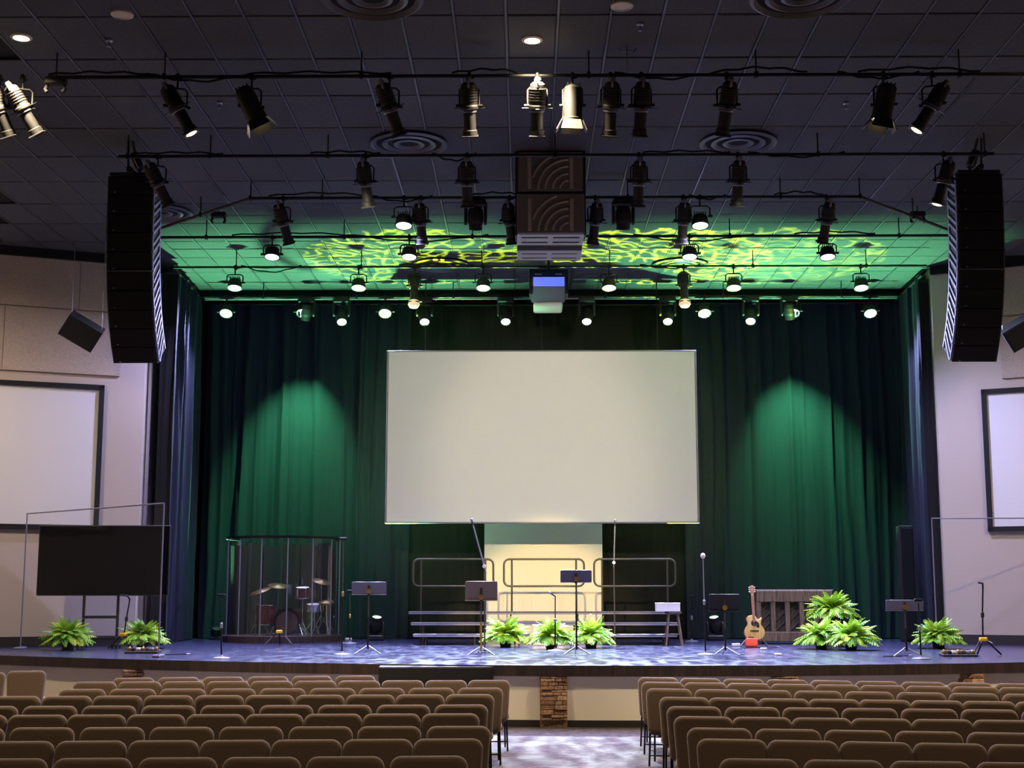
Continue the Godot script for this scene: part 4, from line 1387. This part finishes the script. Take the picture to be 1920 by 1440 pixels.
		for y in [-0.005, q[4] - 0.012]: lathe(s, [[q[3] - 0.01, y], [q[3] + 0.012, y], [q[3] + 0.012, y + 0.02], [q[3] - 0.01, y + 0.02], [q[3] - 0.01, y]], lift, 24)
		for i in 6: box(s, lift * Vector3(cos(i * 1.047) * (q[3] + 0.012), q[4] * 0.5, sin(i * 1.047) * (q[3] + 0.012)), Vector3(0.02, q[4] * 0.9, 0.02), 0.004)
		obj("hoop", s, M.chrome, t)
		if q[7] == "floor":
			for i in 3: stick("leg", [Vector3(cos(i * 2.094 + 0.5) * 0.225, 0.35, sin(i * 2.094 + 0.5) * 0.225), Vector3(cos(i * 2.094 + 0.5) * 0.235, 0.0, sin(i * 2.094 + 0.5) * 0.235)], 0.009, M.chrome, t, 6)
		else:
			stick("pole", [Vector3(0, 0.1, -0.02), Vector3(0, q[5] + 0.02, -0.02)], 0.012, M.chrome, t, 6)
			legs3(t, 0.35, 0.24, 0.009, M.chrome, 1.0)
	var i = 0
	for q in [[488, 1108, 30.35, 0.24, "leftmost cymbal on a tall stand in the drum booth"], [522, 1098, 30.9, 0.23, "cymbal above the floor tom in the drum booth"], [603, 1090, 30.75, 0.22, "cymbal on a tall stand at the right inside the booth"], [612, 1128, 30.5, 0.17, "pair of hi-hat cymbals at the right edge of the booth"]]:
		var p = at(q[0], q[1], q[2])
		t = thing("cymbal", q[4], "cymbal", Vector3(p.x, floor_y, -q[2]), 0.0, "drum kit in the booth")
		var h = p.y - floor_y
		var lean = Transform3D(Basis(Vector3.RIGHT, 0.25) * Basis(Vector3.BACK, [0.3, -0.1, -0.25, 0.0][i]), Vector3(0, h, 0))
		for k in (2 if i == 3 else 1):
			s = S()
			var f = 1 if k == 0 else -1
			lathe(s, [[0.0, 0.030], [0.035, 0.026], [0.05, 0.014], [q[3], -0.006], [q[3], -0.010], [0.05, 0.008], [0.0, 0.024]] if f < 0 else [[0.0, 0.02], [0.05, 0.008], [q[3], -0.010], [q[3], -0.006], [0.05, 0.014], [0.035, 0.026], [0.0, 0.030]], lean * Transform3D(Basis.IDENTITY, Vector3(0, -0.03 * k, 0)), 24, true)
			obj("plate", s, M.cymbal, t)
		stick("pole", [Vector3(0, 0.22, 0), Vector3(0, h + 0.05, 0)], 0.011, M.chrome, t, 6)
		legs3(t, 0.42, 0.25, 0.009, M.chrome, 0.3 + i)
		i += 1
	t = thing("drum_stool", "round black drum stool behind the bass drum in the booth", "stool", Vector3(at(556, 1150, 31.4).x, floor_y, -31.4))
	s = S()
	lathe(s, [[0.0, 0.45], [0.16, 0.45], [0.175, 0.48], [0.165, 0.53], [0.0, 0.54]], Transform3D.IDENTITY, 18)
	obj("seat", s, M.black, t)
	stick("pole", [Vector3(0, 0.15, 0), Vector3(0, 0.45, 0)], 0.02, M.chrome, t)
	legs3(t, 0.3, 0.24, 0.012, M.chrome, 0.2)

func guitar_stand(px, base_y, label, neck, turn):
	var p = on(px, base_y, DECK)
	var t = thing("guitar_stand", label, "guitar stand", p, turn, "guitar stands on the stage")
	var s = S()
	box(s, Vector3(0, 0.27, 0), Vector3(0.13, 0.07, 0.09), 0.015)
	obj("hinge", s, M.yellow, t)
	for e in [-1, 1]: stick("leg", [Vector3(e * 0.05, 0.26, 0), Vector3(e * 0.27, 0.015, 0.10)], 0.015, M.black_metal if neck else M.rail, t)
	stick("leg", [Vector3(0, 0.25, -0.02), Vector3(0.0, 0.015, -0.22)], 0.015, M.black_metal, t)
	for e in [-1, 1]: stick("cradle_arm", [Vector3(e * 0.06, 0.25, 0.02), Vector3(e * 0.11, 0.2, 0.14), Vector3(e * 0.11, 0.24, 0.18)], 0.010, M.black_metal, t, 6)
	if neck > 0:
		stick("neck_pole", [Vector3(0, 0.27, -0.01), Vector3(0.03, neck * 0.62, -0.03), Vector3(0.07, neck * 0.94, -0.05)], 0.014, M.black_metal, t)
		stick("yoke", [Vector3(0.07, neck * 0.93, -0.05), Vector3(0.04, neck, 0.0), Vector3(-0.07, neck + 0.01, 0.07)], 0.016, M.black_metal, t)
		s = S()
		box(s, Vector3(0.025, neck * 0.56, -0.03), Vector3(0.05, 0.09, 0.05), 0.01)
		obj("clutch", s, M.black, t)
func guitar():
	var base = on(1413, 1213, DECK)
	guitar_stand(1413, 1213, "black tripod stand with yellow hinge holding up the acoustic guitar", 0.0, 0.0)
	var t = thing("acoustic_guitar", "pale spruce topped acoustic guitar standing upright on the stage before the piano", "guitar", base + Vector3(0, 0.13, 0.16))
	var tilt = Transform3D(Basis(Vector3.BACK, 0.02) * Basis(Vector3.RIGHT, -0.10), Vector3.ZERO)
	var side = [[0.0, 0.0], [0.09, 0.008], [0.16, 0.045], [0.20, 0.12], [0.196, 0.19], [0.165, 0.255], [0.130, 0.305], [0.135, 0.36]]
	var right_top = [[0.155, 0.405], [0.150, 0.445], [0.125, 0.425], [0.095, 0.405], [0.06, 0.42], [0.035, 0.47]]   # the cutaway horn
	var left_top = [[0.150, 0.40], [0.142, 0.44], [0.105, 0.475], [0.035, 0.49]]
	var o = []
	for p in side: o.append(Vector2(p[0], p[1]))
	for p in right_top: o.append(Vector2(p[0], p[1]))
	var l = []
	for p in side + left_top: l.append(Vector2(-p[0], p[1]))
	l.remove_at(0)
	l.reverse()
	o.append_array(l)
	var s = S()
	pad(s, o, 0.11, 0.012, tilt)
	obj("body", s, M.spruce, t)
	s = S()
	pad(s, o, 0.09, 0.006, tilt * Transform3D(Basis.IDENTITY.scaled(Vector3(1.025, 1.012, 1)), Vector3(0, -0.003, -0.008)))
	obj("sides", s, M.mahogany, t)
	var face = func(called, c, size, m, ch = 0.002):
		var q = S()
		box(q, Vector3.ZERO, size, ch)
		return obj(called, q, m, t, tilt * Transform3D(Basis.IDENTITY, c))
	s = S()
	lathe(s, [[0.0, 0.0], [0.048, 0.0], [0.048, 0.004], [0.0, 0.004]], tilt * aim(Vector3(0, 0.335, 0.0545), Vector3.BACK), 20)
	obj("sound_hole", s, M.flat_black, t)
	s = S()
	lathe(s, [[0.049, 0.0], [0.062, 0.0], [0.062, 0.003], [0.049, 0.003]], tilt * aim(Vector3(0, 0.335, 0.0548), Vector3.BACK), 20)
	obj("rosette", s, M.mahogany, t)
	s = S()
	pad(s, [Vector2(0.03, 0.27), Vector2(0.07, 0.235), Vector2(0.098, 0.26), Vector2(0.095, 0.31), Vector2(0.07, 0.36), Vector2(0.055, 0.35), Vector2(0.064, 0.31)], 0.006, 0.001, tilt * Transform3D(Basis.IDENTITY, Vector3(0, 0, 0.057)))
	obj("pickguard", s, M.ebony, t)
	face.call("bridge", Vector3(0, 0.185, 0.060), Vector3(0.16, 0.026, 0.014), M.ebony, 0.004)
	face.call("neck", Vector3(0, 0.66, 0.045), Vector3(0.052, 0.46, 0.03), M.neck_wood, 0.01)
	face.call("fretboard", Vector3(0, 0.61, 0.063), Vector3(0.054, 0.52, 0.008), M.neck_wood)
	var strings = S()
	for k in 6: box(strings, tilt * Vector3(-0.02 + k * 0.008, 0.56, 0.070), Vector3(0.0014, 0.75, 0.0014), 0.0, tilt.basis)
	obj("strings", strings, M.steel, t)
	s = S()
	pad(s, [Vector2(-0.028, 0.885), Vector2(0.028, 0.885), Vector2(0.040, 0.94), Vector2(0.038, 1.06), Vector2(0.0, 1.07), Vector2(-0.038, 1.06), Vector2(-0.040, 0.94)], 0.018, 0.004, tilt * Transform3D(Basis.IDENTITY, Vector3(0, 0, 0.04)))
	obj("headstock", s, M.neck_wood, t)
	for e in [-1, 1]:
		for k in 3:
			s = S()
			lathe(s, [[0.0, 0.0], [0.006, 0.0], [0.006, 0.012], [0.013, 0.014], [0.013, 0.026], [0.0, 0.026]], tilt * aim(Vector3(e * 0.036, 0.945 + 0.043 * k, 0.035), Vector3(e, 0, 0)), 8)
			obj("tuning_peg", s, M.white_plastic, t)
	# red strap bag at its foot and small things on the deck
	var c = on(1412, 1214, DECK)
	t = thing("instrument_case", "small bright red case on the floor under the guitar", "case", c + Vector3(0, 0, 0.06))
	s = S()
	pad(s, rounded(0.24, 0.17, 0.035), 0.10, 0.02, Transform3D(Basis(Vector3.RIGHT, -0.25), Vector3(-0.04, 0.09, 0)))
	obj("body", s, M.red_case, t)
	s = S()
	tube(s, [Vector3(-0.1, 0.165, -0.02), Vector3(-0.08, 0.20, -0.03), Vector3(0.0, 0.20, -0.03), Vector3(0.02, 0.165, -0.02)], 0.01, 6)
	obj("handle", s, M.flat_black, t)
func piano():
	var c = on(1490, 1209, DECK)
	var w = at(1562, 1160, 29.3).x - at(1419, 1160, 29.3).x
	var t = thing("upright_piano", "brown upright piano seen from its ribbed back beside the guitar", "piano", Vector3(at(1490, 1160, 29.3).x, DECK, -29.3))
	var h = 1.09
	var s = S()
	box(s, Vector3(0, h / 2 + 0.04, -0.32), Vector3(w - 0.04, h - 0.1, 0.50), 0.01)
	obj("case", s, M.piano_dark, t)
	s = S()
	box(s, Vector3(0, h - 0.11, -0.02), Vector3(w, 0.24, 0.12), 0.012)
	obj("top_rail", s, M.piano_wood, t)
	s = S()
	box(s, Vector3(0, h + 0.012, -0.3), Vector3(w + 0.05, 0.03, 0.66), 0.01)
	obj("lid", s, M.piano_wood, t)
	s = S()
	box(s, Vector3(0, 0.15, -0.02), Vector3(w, 0.20, 0.12), 0.012)
	obj("bottom_rail", s, M.piano_wood, t)
	for i in 6:
		var x = -w / 2 + 0.05 + (w - 0.1) * i / 5.0
		s = S()
		box(s, Vector3(x, h / 2, -0.025), Vector3(0.10, h - 0.28, 0.11), 0.01)
		obj("back_post", s, M.piano_wood, t)
	for i in 5:
		for k in 3:
			var x = -w / 2 + 0.05 + (w - 0.1) * (i + 0.5) / 5.0
			s = S()
			box(s, Vector3(x, 0.36 + 0.2 * k, -0.06), Vector3(0.26, 0.035, 0.03), 0.006, Basis(Vector3.BACK, 0.75))
			obj("sound_rib", s, M.piano_dark, t)
	for e in [-1, 1]:
		s = S()
		lathe(s, [[0.0, -0.02], [0.035, -0.02], [0.035, 0.02], [0.0, 0.02]], aim(Vector3(e * (w / 2 - 0.12), 0.037, -0.05), Vector3.RIGHT), 12)
		obj("caster", s, M.black, t)

func screens_and_panes():
	# two clear screens standing in front of the angled walls
	var pane = func(label, a, b, h):
		var t = thing("clear_screen", label, "screen panel", Vector3((a.x + b.x) / 2, DECK, (a.z + b.z) / 2), 0.0, "clear free standing screens")
		var org = t.position
		var dir = (b - a).normalized()
		var nor = Vector3(-dir.z, 0, dir.x)
		var parts = 3
		for i in parts:
			var p = a.lerp(b, i / float(parts)) + dir * 0.004 - org
			var q = a.lerp(b, (i + 1) / float(parts)) - dir * 0.004 - org
			var s = S()
			poly(s, [p + Vector3.UP * 0.02, q + Vector3.UP * 0.02, q + Vector3.UP * h, p + Vector3.UP * h], nor * -5.0)
			obj("pane", s, M.acrylic, t)
		for e in [[a, a + Vector3.UP * h], [b, b + Vector3.UP * h], [a + Vector3.UP * h, b + Vector3.UP * h]]: stick("edge_strip", [e[0] - org, e[1] - org], 0.013, M.pane_edge, t, 6)
		for p in [a, b]:
			var s = S()
			box(s, p - org + Vector3(0, 0.02, 0), Vector3(0.12, 0.04, 0.4), 0.01)
			obj("foot", s, M.pane_edge, t)
	var la = on(38, 1217, DECK)
	var lb = on(297, 1232, DECK)
	pane.call("large clear screen in front of the television on the left of the stage", Vector3(la.x, DECK, la.z), Vector3(lb.x, DECK, lb.z), at(50, 963, -la.z).y - DECK)
	var ra = Vector3(at(1757, 1200, 27.8).x, DECK, -27.8)
	pane.call("large clear screen standing before the right wall beside the last fern", ra, Vector3(11.6, DECK, -27.6), at(1757, 972, 27.8).y - DECK)
	# television on a wheeled stand
	var d = 27.1
	var tl = at(75, 985, d)
	var br = at(316, 1117, d)
	var c = Vector3((tl.x + br.x) / 2, DECK, -d)
	var t = thing("television", "big black flat television on a black stand behind the left clear screen", "television", c)
	var w = br.x - tl.x
	var h = tl.y - br.y
	var lo = br.y - DECK
	var s = S()
	box(s, Vector3(0, lo + h / 2, 0), Vector3(w, h, 0.07), 0.012)
	obj("case", s, M.black, t)
	s = S()
	box(s, Vector3(0, lo + h / 2, 0.035), Vector3(w - 0.04, h - 0.04, 0.01), 0.003)
	obj("screen", s, M.tv_glass, t)
	t = thing("television_stand", "black steel frame stand carrying the big television", "stand", c + Vector3(0, 0, -0.06))
	var x0 = at(155, 1150, d).x - c.x
	var x1 = at(219, 1150, d).x - c.x
	for x in [x0, x1]:
		s = S()
		box(s, Vector3(x, lo / 2 + 0.26, 0), Vector3(0.05, lo + 0.5, 0.04), 0.006)
		obj("post", s, M.black, t)
		s = S()
		box(s, Vector3(x, 0.07, 0.02), Vector3(0.05, 0.05, 0.60), 0.006)
		obj("foot", s, M.black, t)
		for z in [-0.24, 0.28]:
			s = S()
			lathe(s, [[0.0, -0.015], [0.035, -0.015], [0.035, 0.015], [0.0, 0.015]], aim(Vector3(x, 0.036, z), Vector3.RIGHT), 12)
			obj("caster", s, M.black, t)
	for y in [at(155, 1157, d).y - DECK, at(155, 1197, d).y - DECK]:
		s = S()
		box(s, Vector3((x0 + x1) / 2, y, 0.01), Vector3(x1 - x0, 0.055, 0.045), 0.006)
		obj("cross_bar", s, M.black, t)
	# tall black speaker in the shadow at the right
	var p = on(1702, 1192, DECK)
	t = thing("column_speaker", "tall narrow black speaker cabinet in the shadow of the right side curtain", "speaker", Vector3(at(1702, 1150, 30.6).x, DECK, -30.6))
	s = S()
	box(s, Vector3(0, 1.25, 0), Vector3(0.30, 2.5, 0.3), 0.02)
	obj("cabinet", s, M.flat_black, t)
	s = S()
	box(s, Vector3(0, 1.25, 0.155), Vector3(0.26, 2.4, 0.02), 0.006)
	obj("grille", s, M.grille, t)

func stage_things():
	music_stand(690, 1228, 1091, 1115, 0.60, M.stand_desk, "grey blue music stand nearest the drum booth, left of the risers")
	music_stand(902, 1230, 1090, 1126, 0.55, M.stand_tan, "tan music stand in front of the left choir riser beside the first fern")
	music_stand(1081, 1229, 1069, 1092, 0.54, M.stand_desk, "tall dark grey music stand in front of the middle guard rail")
	music_stand(1360, 1231, 1114, 1146, 0.52, M.black, "dark music stand left of the acoustic guitar")
	music_stand(1700, 1232, 1125, 1145, 0.62, M.stand_desk, "flat tilted music stand at the right beside the last fern", -0.12)
	mic_stand(415, 1235, 1116, "dark microphone stand before the left side of the drum booth", M.black_metal, "bar")
	mic_stand(641, 1228, 1010, "tall microphone stand at the right edge of the drum booth", M.rail, "bar", 644)
	mic_stand(1323, 1228, 1040, "tall pale microphone stand with a round white head, right of the risers", M.steel, "ball", 1318)
	mic_stand(1041, 1221, 1112, "microphone stand in front of the middle fern", M.black_metal, "head")
	mic_stand(656, 1207, 1108, "microphone stand with a red tipped clip behind the music stand by the drum booth", M.rail, "bar")
	mic_stand(1727, 1236, 1125, "dark microphone stand touching the right music stand", M.black_metal, "bar", 1722)
	mic_stand(1297, 1203, 1118, "short stand with a flat top behind the wooden stool", M.black_metal, "bar")
	boom(909, 1224, [908, 1062], [887, 985], "boom microphone stand pointing up left above the tan music stand")
	boom(1153, 1212, [1151, 1055], [1153, 986], "boom microphone stand pointing straight up beside the right guard rail")
	fern(on(948, 1213, DECK), 0.42, "leftmost bright green fern of the three before the choir risers", 1)
	fern(on(1034, 1217, DECK), 0.40, "middle yellow green fern of the three, behind a microphone stand", 2, 0.2, 1)
	fern(on(1108, 1215, DECK), 0.40, "rightmost bright green fern of the three before the choir risers", 3)
	fern(on(127, 1219, DECK), 0.40, "dark green fern in a black pot left of the television stand", 4, 0.24)
	fern(on(267, 1216, DECK), 0.40, "pale green fern behind the right edge of the left clear screen", 5)
	fern(on(1760, 1216, DECK), 0.40, "bright green fern at the foot of the right clear screen", 6)
	fern(on(1540, 1217, DECK), 0.42, "lower left fern of the three clustered before the piano", 7)
	fern(on(1596, 1219, DECK), 0.43, "lower right fern of the three clustered before the piano", 8)
	var p = on(1566, 1213, DECK) + Vector3(0, 0, -0.15)
	var t = thing("plant_stand", "low dark plant stand under the topmost fern of the cluster by the piano", "plant stand", p)
	var s = S()
	box(s, Vector3(0, 0.46, 0), Vector3(0.34, 0.03, 0.34), 0.008)
	obj("top", s, M.black, t)
	for e in [[-1, -1], [1, -1], [1, 1], [-1, 1]]:
		s = S()
		box(s, Vector3(e[0] * 0.13, 0.225, e[1] * 0.13), Vector3(0.03, 0.45, 0.03), 0.005)
		obj("leg", s, M.black, t)
	fern(p + Vector3(0, 0.476, 0), 0.44, "topmost fern of the cluster before the piano", 9)
	# pale pot cover behind the middle fern
	p = on(1029, 1211, DECK)
	t = thing("planter_box", "pale square planter box behind the middle fern", "planter", p + Vector3(0, 0, -0.22))
	s = S()
	box(s, Vector3(0, 0.2, 0), Vector3(0.62, 0.40, 0.16), 0.015)
	obj("body", s, M.white_plastic, t)
	s = S()
	box(s, Vector3(0, 0.405, 0), Vector3(0.66, 0.03, 0.20), 0.01)
	obj("rim", s, M.white_plastic, t)
	guitar_stand(523, 1210, "low guitar stand with a yellow hinge in front of the drum booth", 0.0, 0.1)
	guitar_stand(1845, 1229, "tall black guitar stand with a yellow hinge before the right clear screen", 1.22, 0.2)
	guitar_stand(231, 1217, "tall black guitar stand with an orange hinge in front of the television stand", 1.0, -0.3)
	# stool with a white box
	p = on(1263, 1210, DECK)
	t = thing("wooden_stool", "tall dark stool under the white box at the right end of the risers", "stool", p)
	var hh = at(1250, 1147, -p.z).y - DECK
	s = S()
	lathe(s, [[0.0, hh - 0.035], [0.17, hh - 0.035], [0.18, hh - 0.015], [0.17, hh], [0.0, hh]], Transform3D.IDENTITY, 20)
	obj("seat", s, M.piano_dark, t)
	for k in 4:
		var a = PI / 4 + k * PI / 2
		stick("leg", [Vector3(cos(a) * 0.12, hh - 0.02, sin(a) * 0.12), Vector3(cos(a) * 0.23, 0.0, sin(a) * 0.23)], 0.019, M.piano_wood, t)
	for y in [0.22, 0.40]:
		var rr = lerpf(0.23, 0.12, y / hh)
		for k in 4:
			var a = PI / 4 + k * PI / 2
			stick("stretcher", [Vector3(cos(a) * rr, y, sin(a) * rr), Vector3(cos(a + PI / 2) * rr, y, sin(a + PI / 2) * rr)], 0.011, M.piano_wood, t, 6)
	t = thing("white_box", "white cardboard box lying on top of the dark stool by the risers", "box", p + Vector3(-0.11, hh + 0.002, 0))
	s = S()
	box(s, Vector3(0, 0.085, 0), Vector3(0.48, 0.16, 0.3), 0.008)
	obj("carton", s, M.paper, t)
	s = S()
	box(s, Vector3(0, 0.168, 0), Vector3(0.49, 0.02, 0.31), 0.006)
	obj("lid", s, M.paper, t)
	# pedal boards with knobs near both ends
	for q in [[268, 1225, "left clear screen"], [1797, 1231, "right tall guitar stand"]]:
		p = on(q[0], q[1], DECK)
		t = thing("pedal_board", "low pedal board with brass and white knobs beside the " + q[2], "pedal board", p)
		s = S()
		box(s, Vector3(0, 0.025, 0), Vector3(0.58, 0.05, 0.26), 0.01, Basis(Vector3.RIGHT, 0.08))
		obj("board", s, M.black, t)
		for k in 7:
			s = S()
			box(s, Vector3(-0.24 + 0.08 * k, 0.075, 0.02 * (k % 2)), Vector3(0.066, 0.05, 0.12), 0.01)
			obj("pedal", s, [M.brass, M.black, M.white_plastic, M.brass, M.piano_dark, M.grey_metal, M.brass][k], t)
			s = S()
			lathe(s, [[0.0, 0.098], [0.014, 0.098], [0.014, 0.118], [0.0, 0.12]], Transform3D(Basis.IDENTITY, Vector3(-0.24 + 0.08 * k, 0, -0.02)), 8)
			obj("knob", s, [M.white_plastic, M.brass, M.black][k % 3], t)
	# cups, boxes and cables lying about
	var small = [[653, 1201, "white power box on the floor at the right foot of the drum booth"], [1380, 1212, "white power box on the floor between the dark music stand and the guitar"], [1459, 1230, "small white block lying alone on the deck right of the guitar"], [1432, 1219, "white block lying under the guitar's right side"]]
	for q in small:
		p = on(q[0], q[1], DECK)
		t = thing("power_box", q[2], "power box", p, 0.3, "white power boxes on the deck")
		s = S()
		box(s, Vector3(0, 0.03, 0), Vector3(0.15 if q[0] < 1400 else 0.11, 0.06 if q[0] < 1400 else 0.03, 0.09), 0.012)
		obj("body", s, M.white_plastic, t)
		s = S()
		for e in [-1, 1]: box(s, Vector3(e * 0.03, 0.062 if q[0] < 1400 else 0.032, 0), Vector3(0.02, 0.006, 0.02), 0.002)
		obj("socket", s, M.black, t)
	var r = RandomNumberGenerator.new()
	r.seed = 5
	for q in [[300, 1230, "left pedal board"], [560, 1206, "drum booth"], [760, 1198, "left riser"], [1215, 1207, "right riser"], [1400, 1216, "guitar"], [1690, 1232, "right music stand"]]:
		p = on(q[0], q[1], DECK)
		t = thing("floor_cable", "loose black cable snaking over the deck beside the " + q[2], "cable", p + Vector3(0, 0.012, 0))
		var pts = []
		var a = r.randf() * TAU
		var v = Vector3.ZERO
		for k in 16:
			pts.append(v)
			a += r.randf_range(-0.7, 0.7)
			v += Vector3(cos(a), 0, sin(a) * 0.6) * 0.07
		s = S()
		tube(s, pts, 0.009, 6)
		obj("cord", s, M.matt_black, t)
		s = S()
		lathe(s, [[0.0, 0.0], [0.012, 0.0], [0.012, 0.06], [0.0, 0.06]], aim(pts[-1], pts[-1] - pts[-2]), 8)
		obj("plug", s, M.steel, t)

# ---------- the seats
func make_chair():   # faces the stage (-z), back rest towards the camera
	var t = thing("auditorium_chair", "", "chair")
	var s = S()
	pad(s, rounded(0.52, 0.50, 0.08), 0.095, 0.04, Transform3D(Basis(Vector3.RIGHT, -PI / 2 + 0.05), Vector3(0, 0.43, -0.02)))
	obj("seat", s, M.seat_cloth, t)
	s = S()
	pad(s, rounded(0.545, 0.53, 0.085, 7, 0.86), 0.095, 0.045, Transform3D(Basis(Vector3.RIGHT, -0.16), Vector3(0, 0.615, 0.265)), 4)
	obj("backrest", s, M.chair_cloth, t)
	for e in [-1, 1]:
		stick("leg", [Vector3(e * 0.225, 0.39, -0.20), Vector3(e * 0.235, 0.0, -0.235)], 0.0125, M.chair_frame, t, 6)
		stick("leg", [Vector3(e * 0.225, 0.39, 0.20), Vector3(e * 0.235, 0.0, 0.26)], 0.0125, M.chair_frame, t, 6)
		stick("back_frame", [Vector3(e * 0.215, 0.39, 0.20), Vector3(e * 0.215, 0.46, 0.235), Vector3(e * 0.20, 0.70, 0.275)], 0.0125, M.chair_frame, t, 6)
	s = S()
	tube(s, [Vector3(-0.225, 0.375, -0.2), Vector3(0.225, 0.375, -0.2), Vector3(0.225, 0.375, 0.2), Vector3(-0.225, 0.375, 0.2)], 0.012, 6, true)
	tube(s, [Vector3(-0.232, 0.12, 0.245), Vector3(0.232, 0.12, 0.245)], 0.009, 6)
	obj("seat_frame", s, M.chair_frame, t)
	s = S()
	box(s, Vector3(0, 0.33, -0.02), Vector3(0.30, 0.02, 0.24), 0.005)
	obj("book_rack", s, M.chair_frame, t)
	return t
func seats():
	# row by row from the stage: left end [x, y] of the first chair's top, of the last chair's, spacing taken between
	var left = [[208, 1271, 625, 1267, 6], [135, 1278.5, 876, 1275.5, 10], [105, 1292.5, 854, 1290, 9], [-22, 1306, 834, 1302.5, 10], [-77, 1325, 810, 1322, 9], [-102, 1342, 789, 1339, 9], [-122, 1366, 794, 1363, 8], [-37, 1392, 773, 1387, 7], [-70, 1425, 725, 1420, 6]]
	var right = [[1189.6, 1270.5, 1866, 1282, 9], [1198.5, 1279, 1875.6, 1289.4, 9], [1205, 1291.7, 1879.4, 1302, 8], [1234, 1308, 1908, 1317, 8], [1245.5, 1325.6, 1916, 1332.5, 7], [1262, 1344.5, 1827.4, 1351.4, 6], [1281.3, 1366.5, 1813, 1375.3, 5], [1301.4, 1387.7, 1856, 1398.5, 5], [1342.6, 1425.4, 1829, 1432.4, 4]]
	var proto = null
	for side in 2:
		var block = [left, right][side]
		for r in 9:
			var q = block[r]
			var n = q[4]
			var step = (q[2] - q[0]) / float(n - 1)
			var a = on(q[0] + step * 0.5, q[1] + 1.0, 0.872)
			var b = on(q[2] + step * 0.5, q[3] + 1.0, 0.872)
			var turn = atan2(-(b.z - a.z), b.x - a.x)
			for i in n:
				var p = a.lerp(b, i / float(n - 1))
				p.y = 0
				p += Basis(Vector3.UP, turn) * Vector3(0, 0, -0.30)
				var from_aisle = (n - 1 - i) if side == 0 else i
				var label = "brown upholstered chair, %s from the aisle, %s row from the stage, %s block" % [ORD[from_aisle], ORD[r], ["left", "right"][side]]
				var tw = turn + rng.randf_range(-0.012, 0.012)
				if proto == null:
					proto = make_chair()
					proto.position = p
					proto.rotation.y = tw
					proto.set_meta("label", label)
					proto.set_meta("group", "auditorium chairs left of the aisle")
				else:
					var c = dup(proto, p, tw, label)
					c.set_meta("group", "auditorium chairs %s of the aisle" % ["left", "right"][side])
	var apart = [[39, 1259, 0.25, "brown upholstered chair turned askew alone by the stage at far left"], [-40, 1262, 0.3, "brown upholstered chair cut by the left picture edge beside the askew chair"]]
	for q in apart:
		var p = on(q[0], q[1], 0.872)
		var c = dup(proto, Vector3(p.x, 0, p.z - 0.3), q[2], q[3])
		c.set_meta("group", "chairs apart at far left")
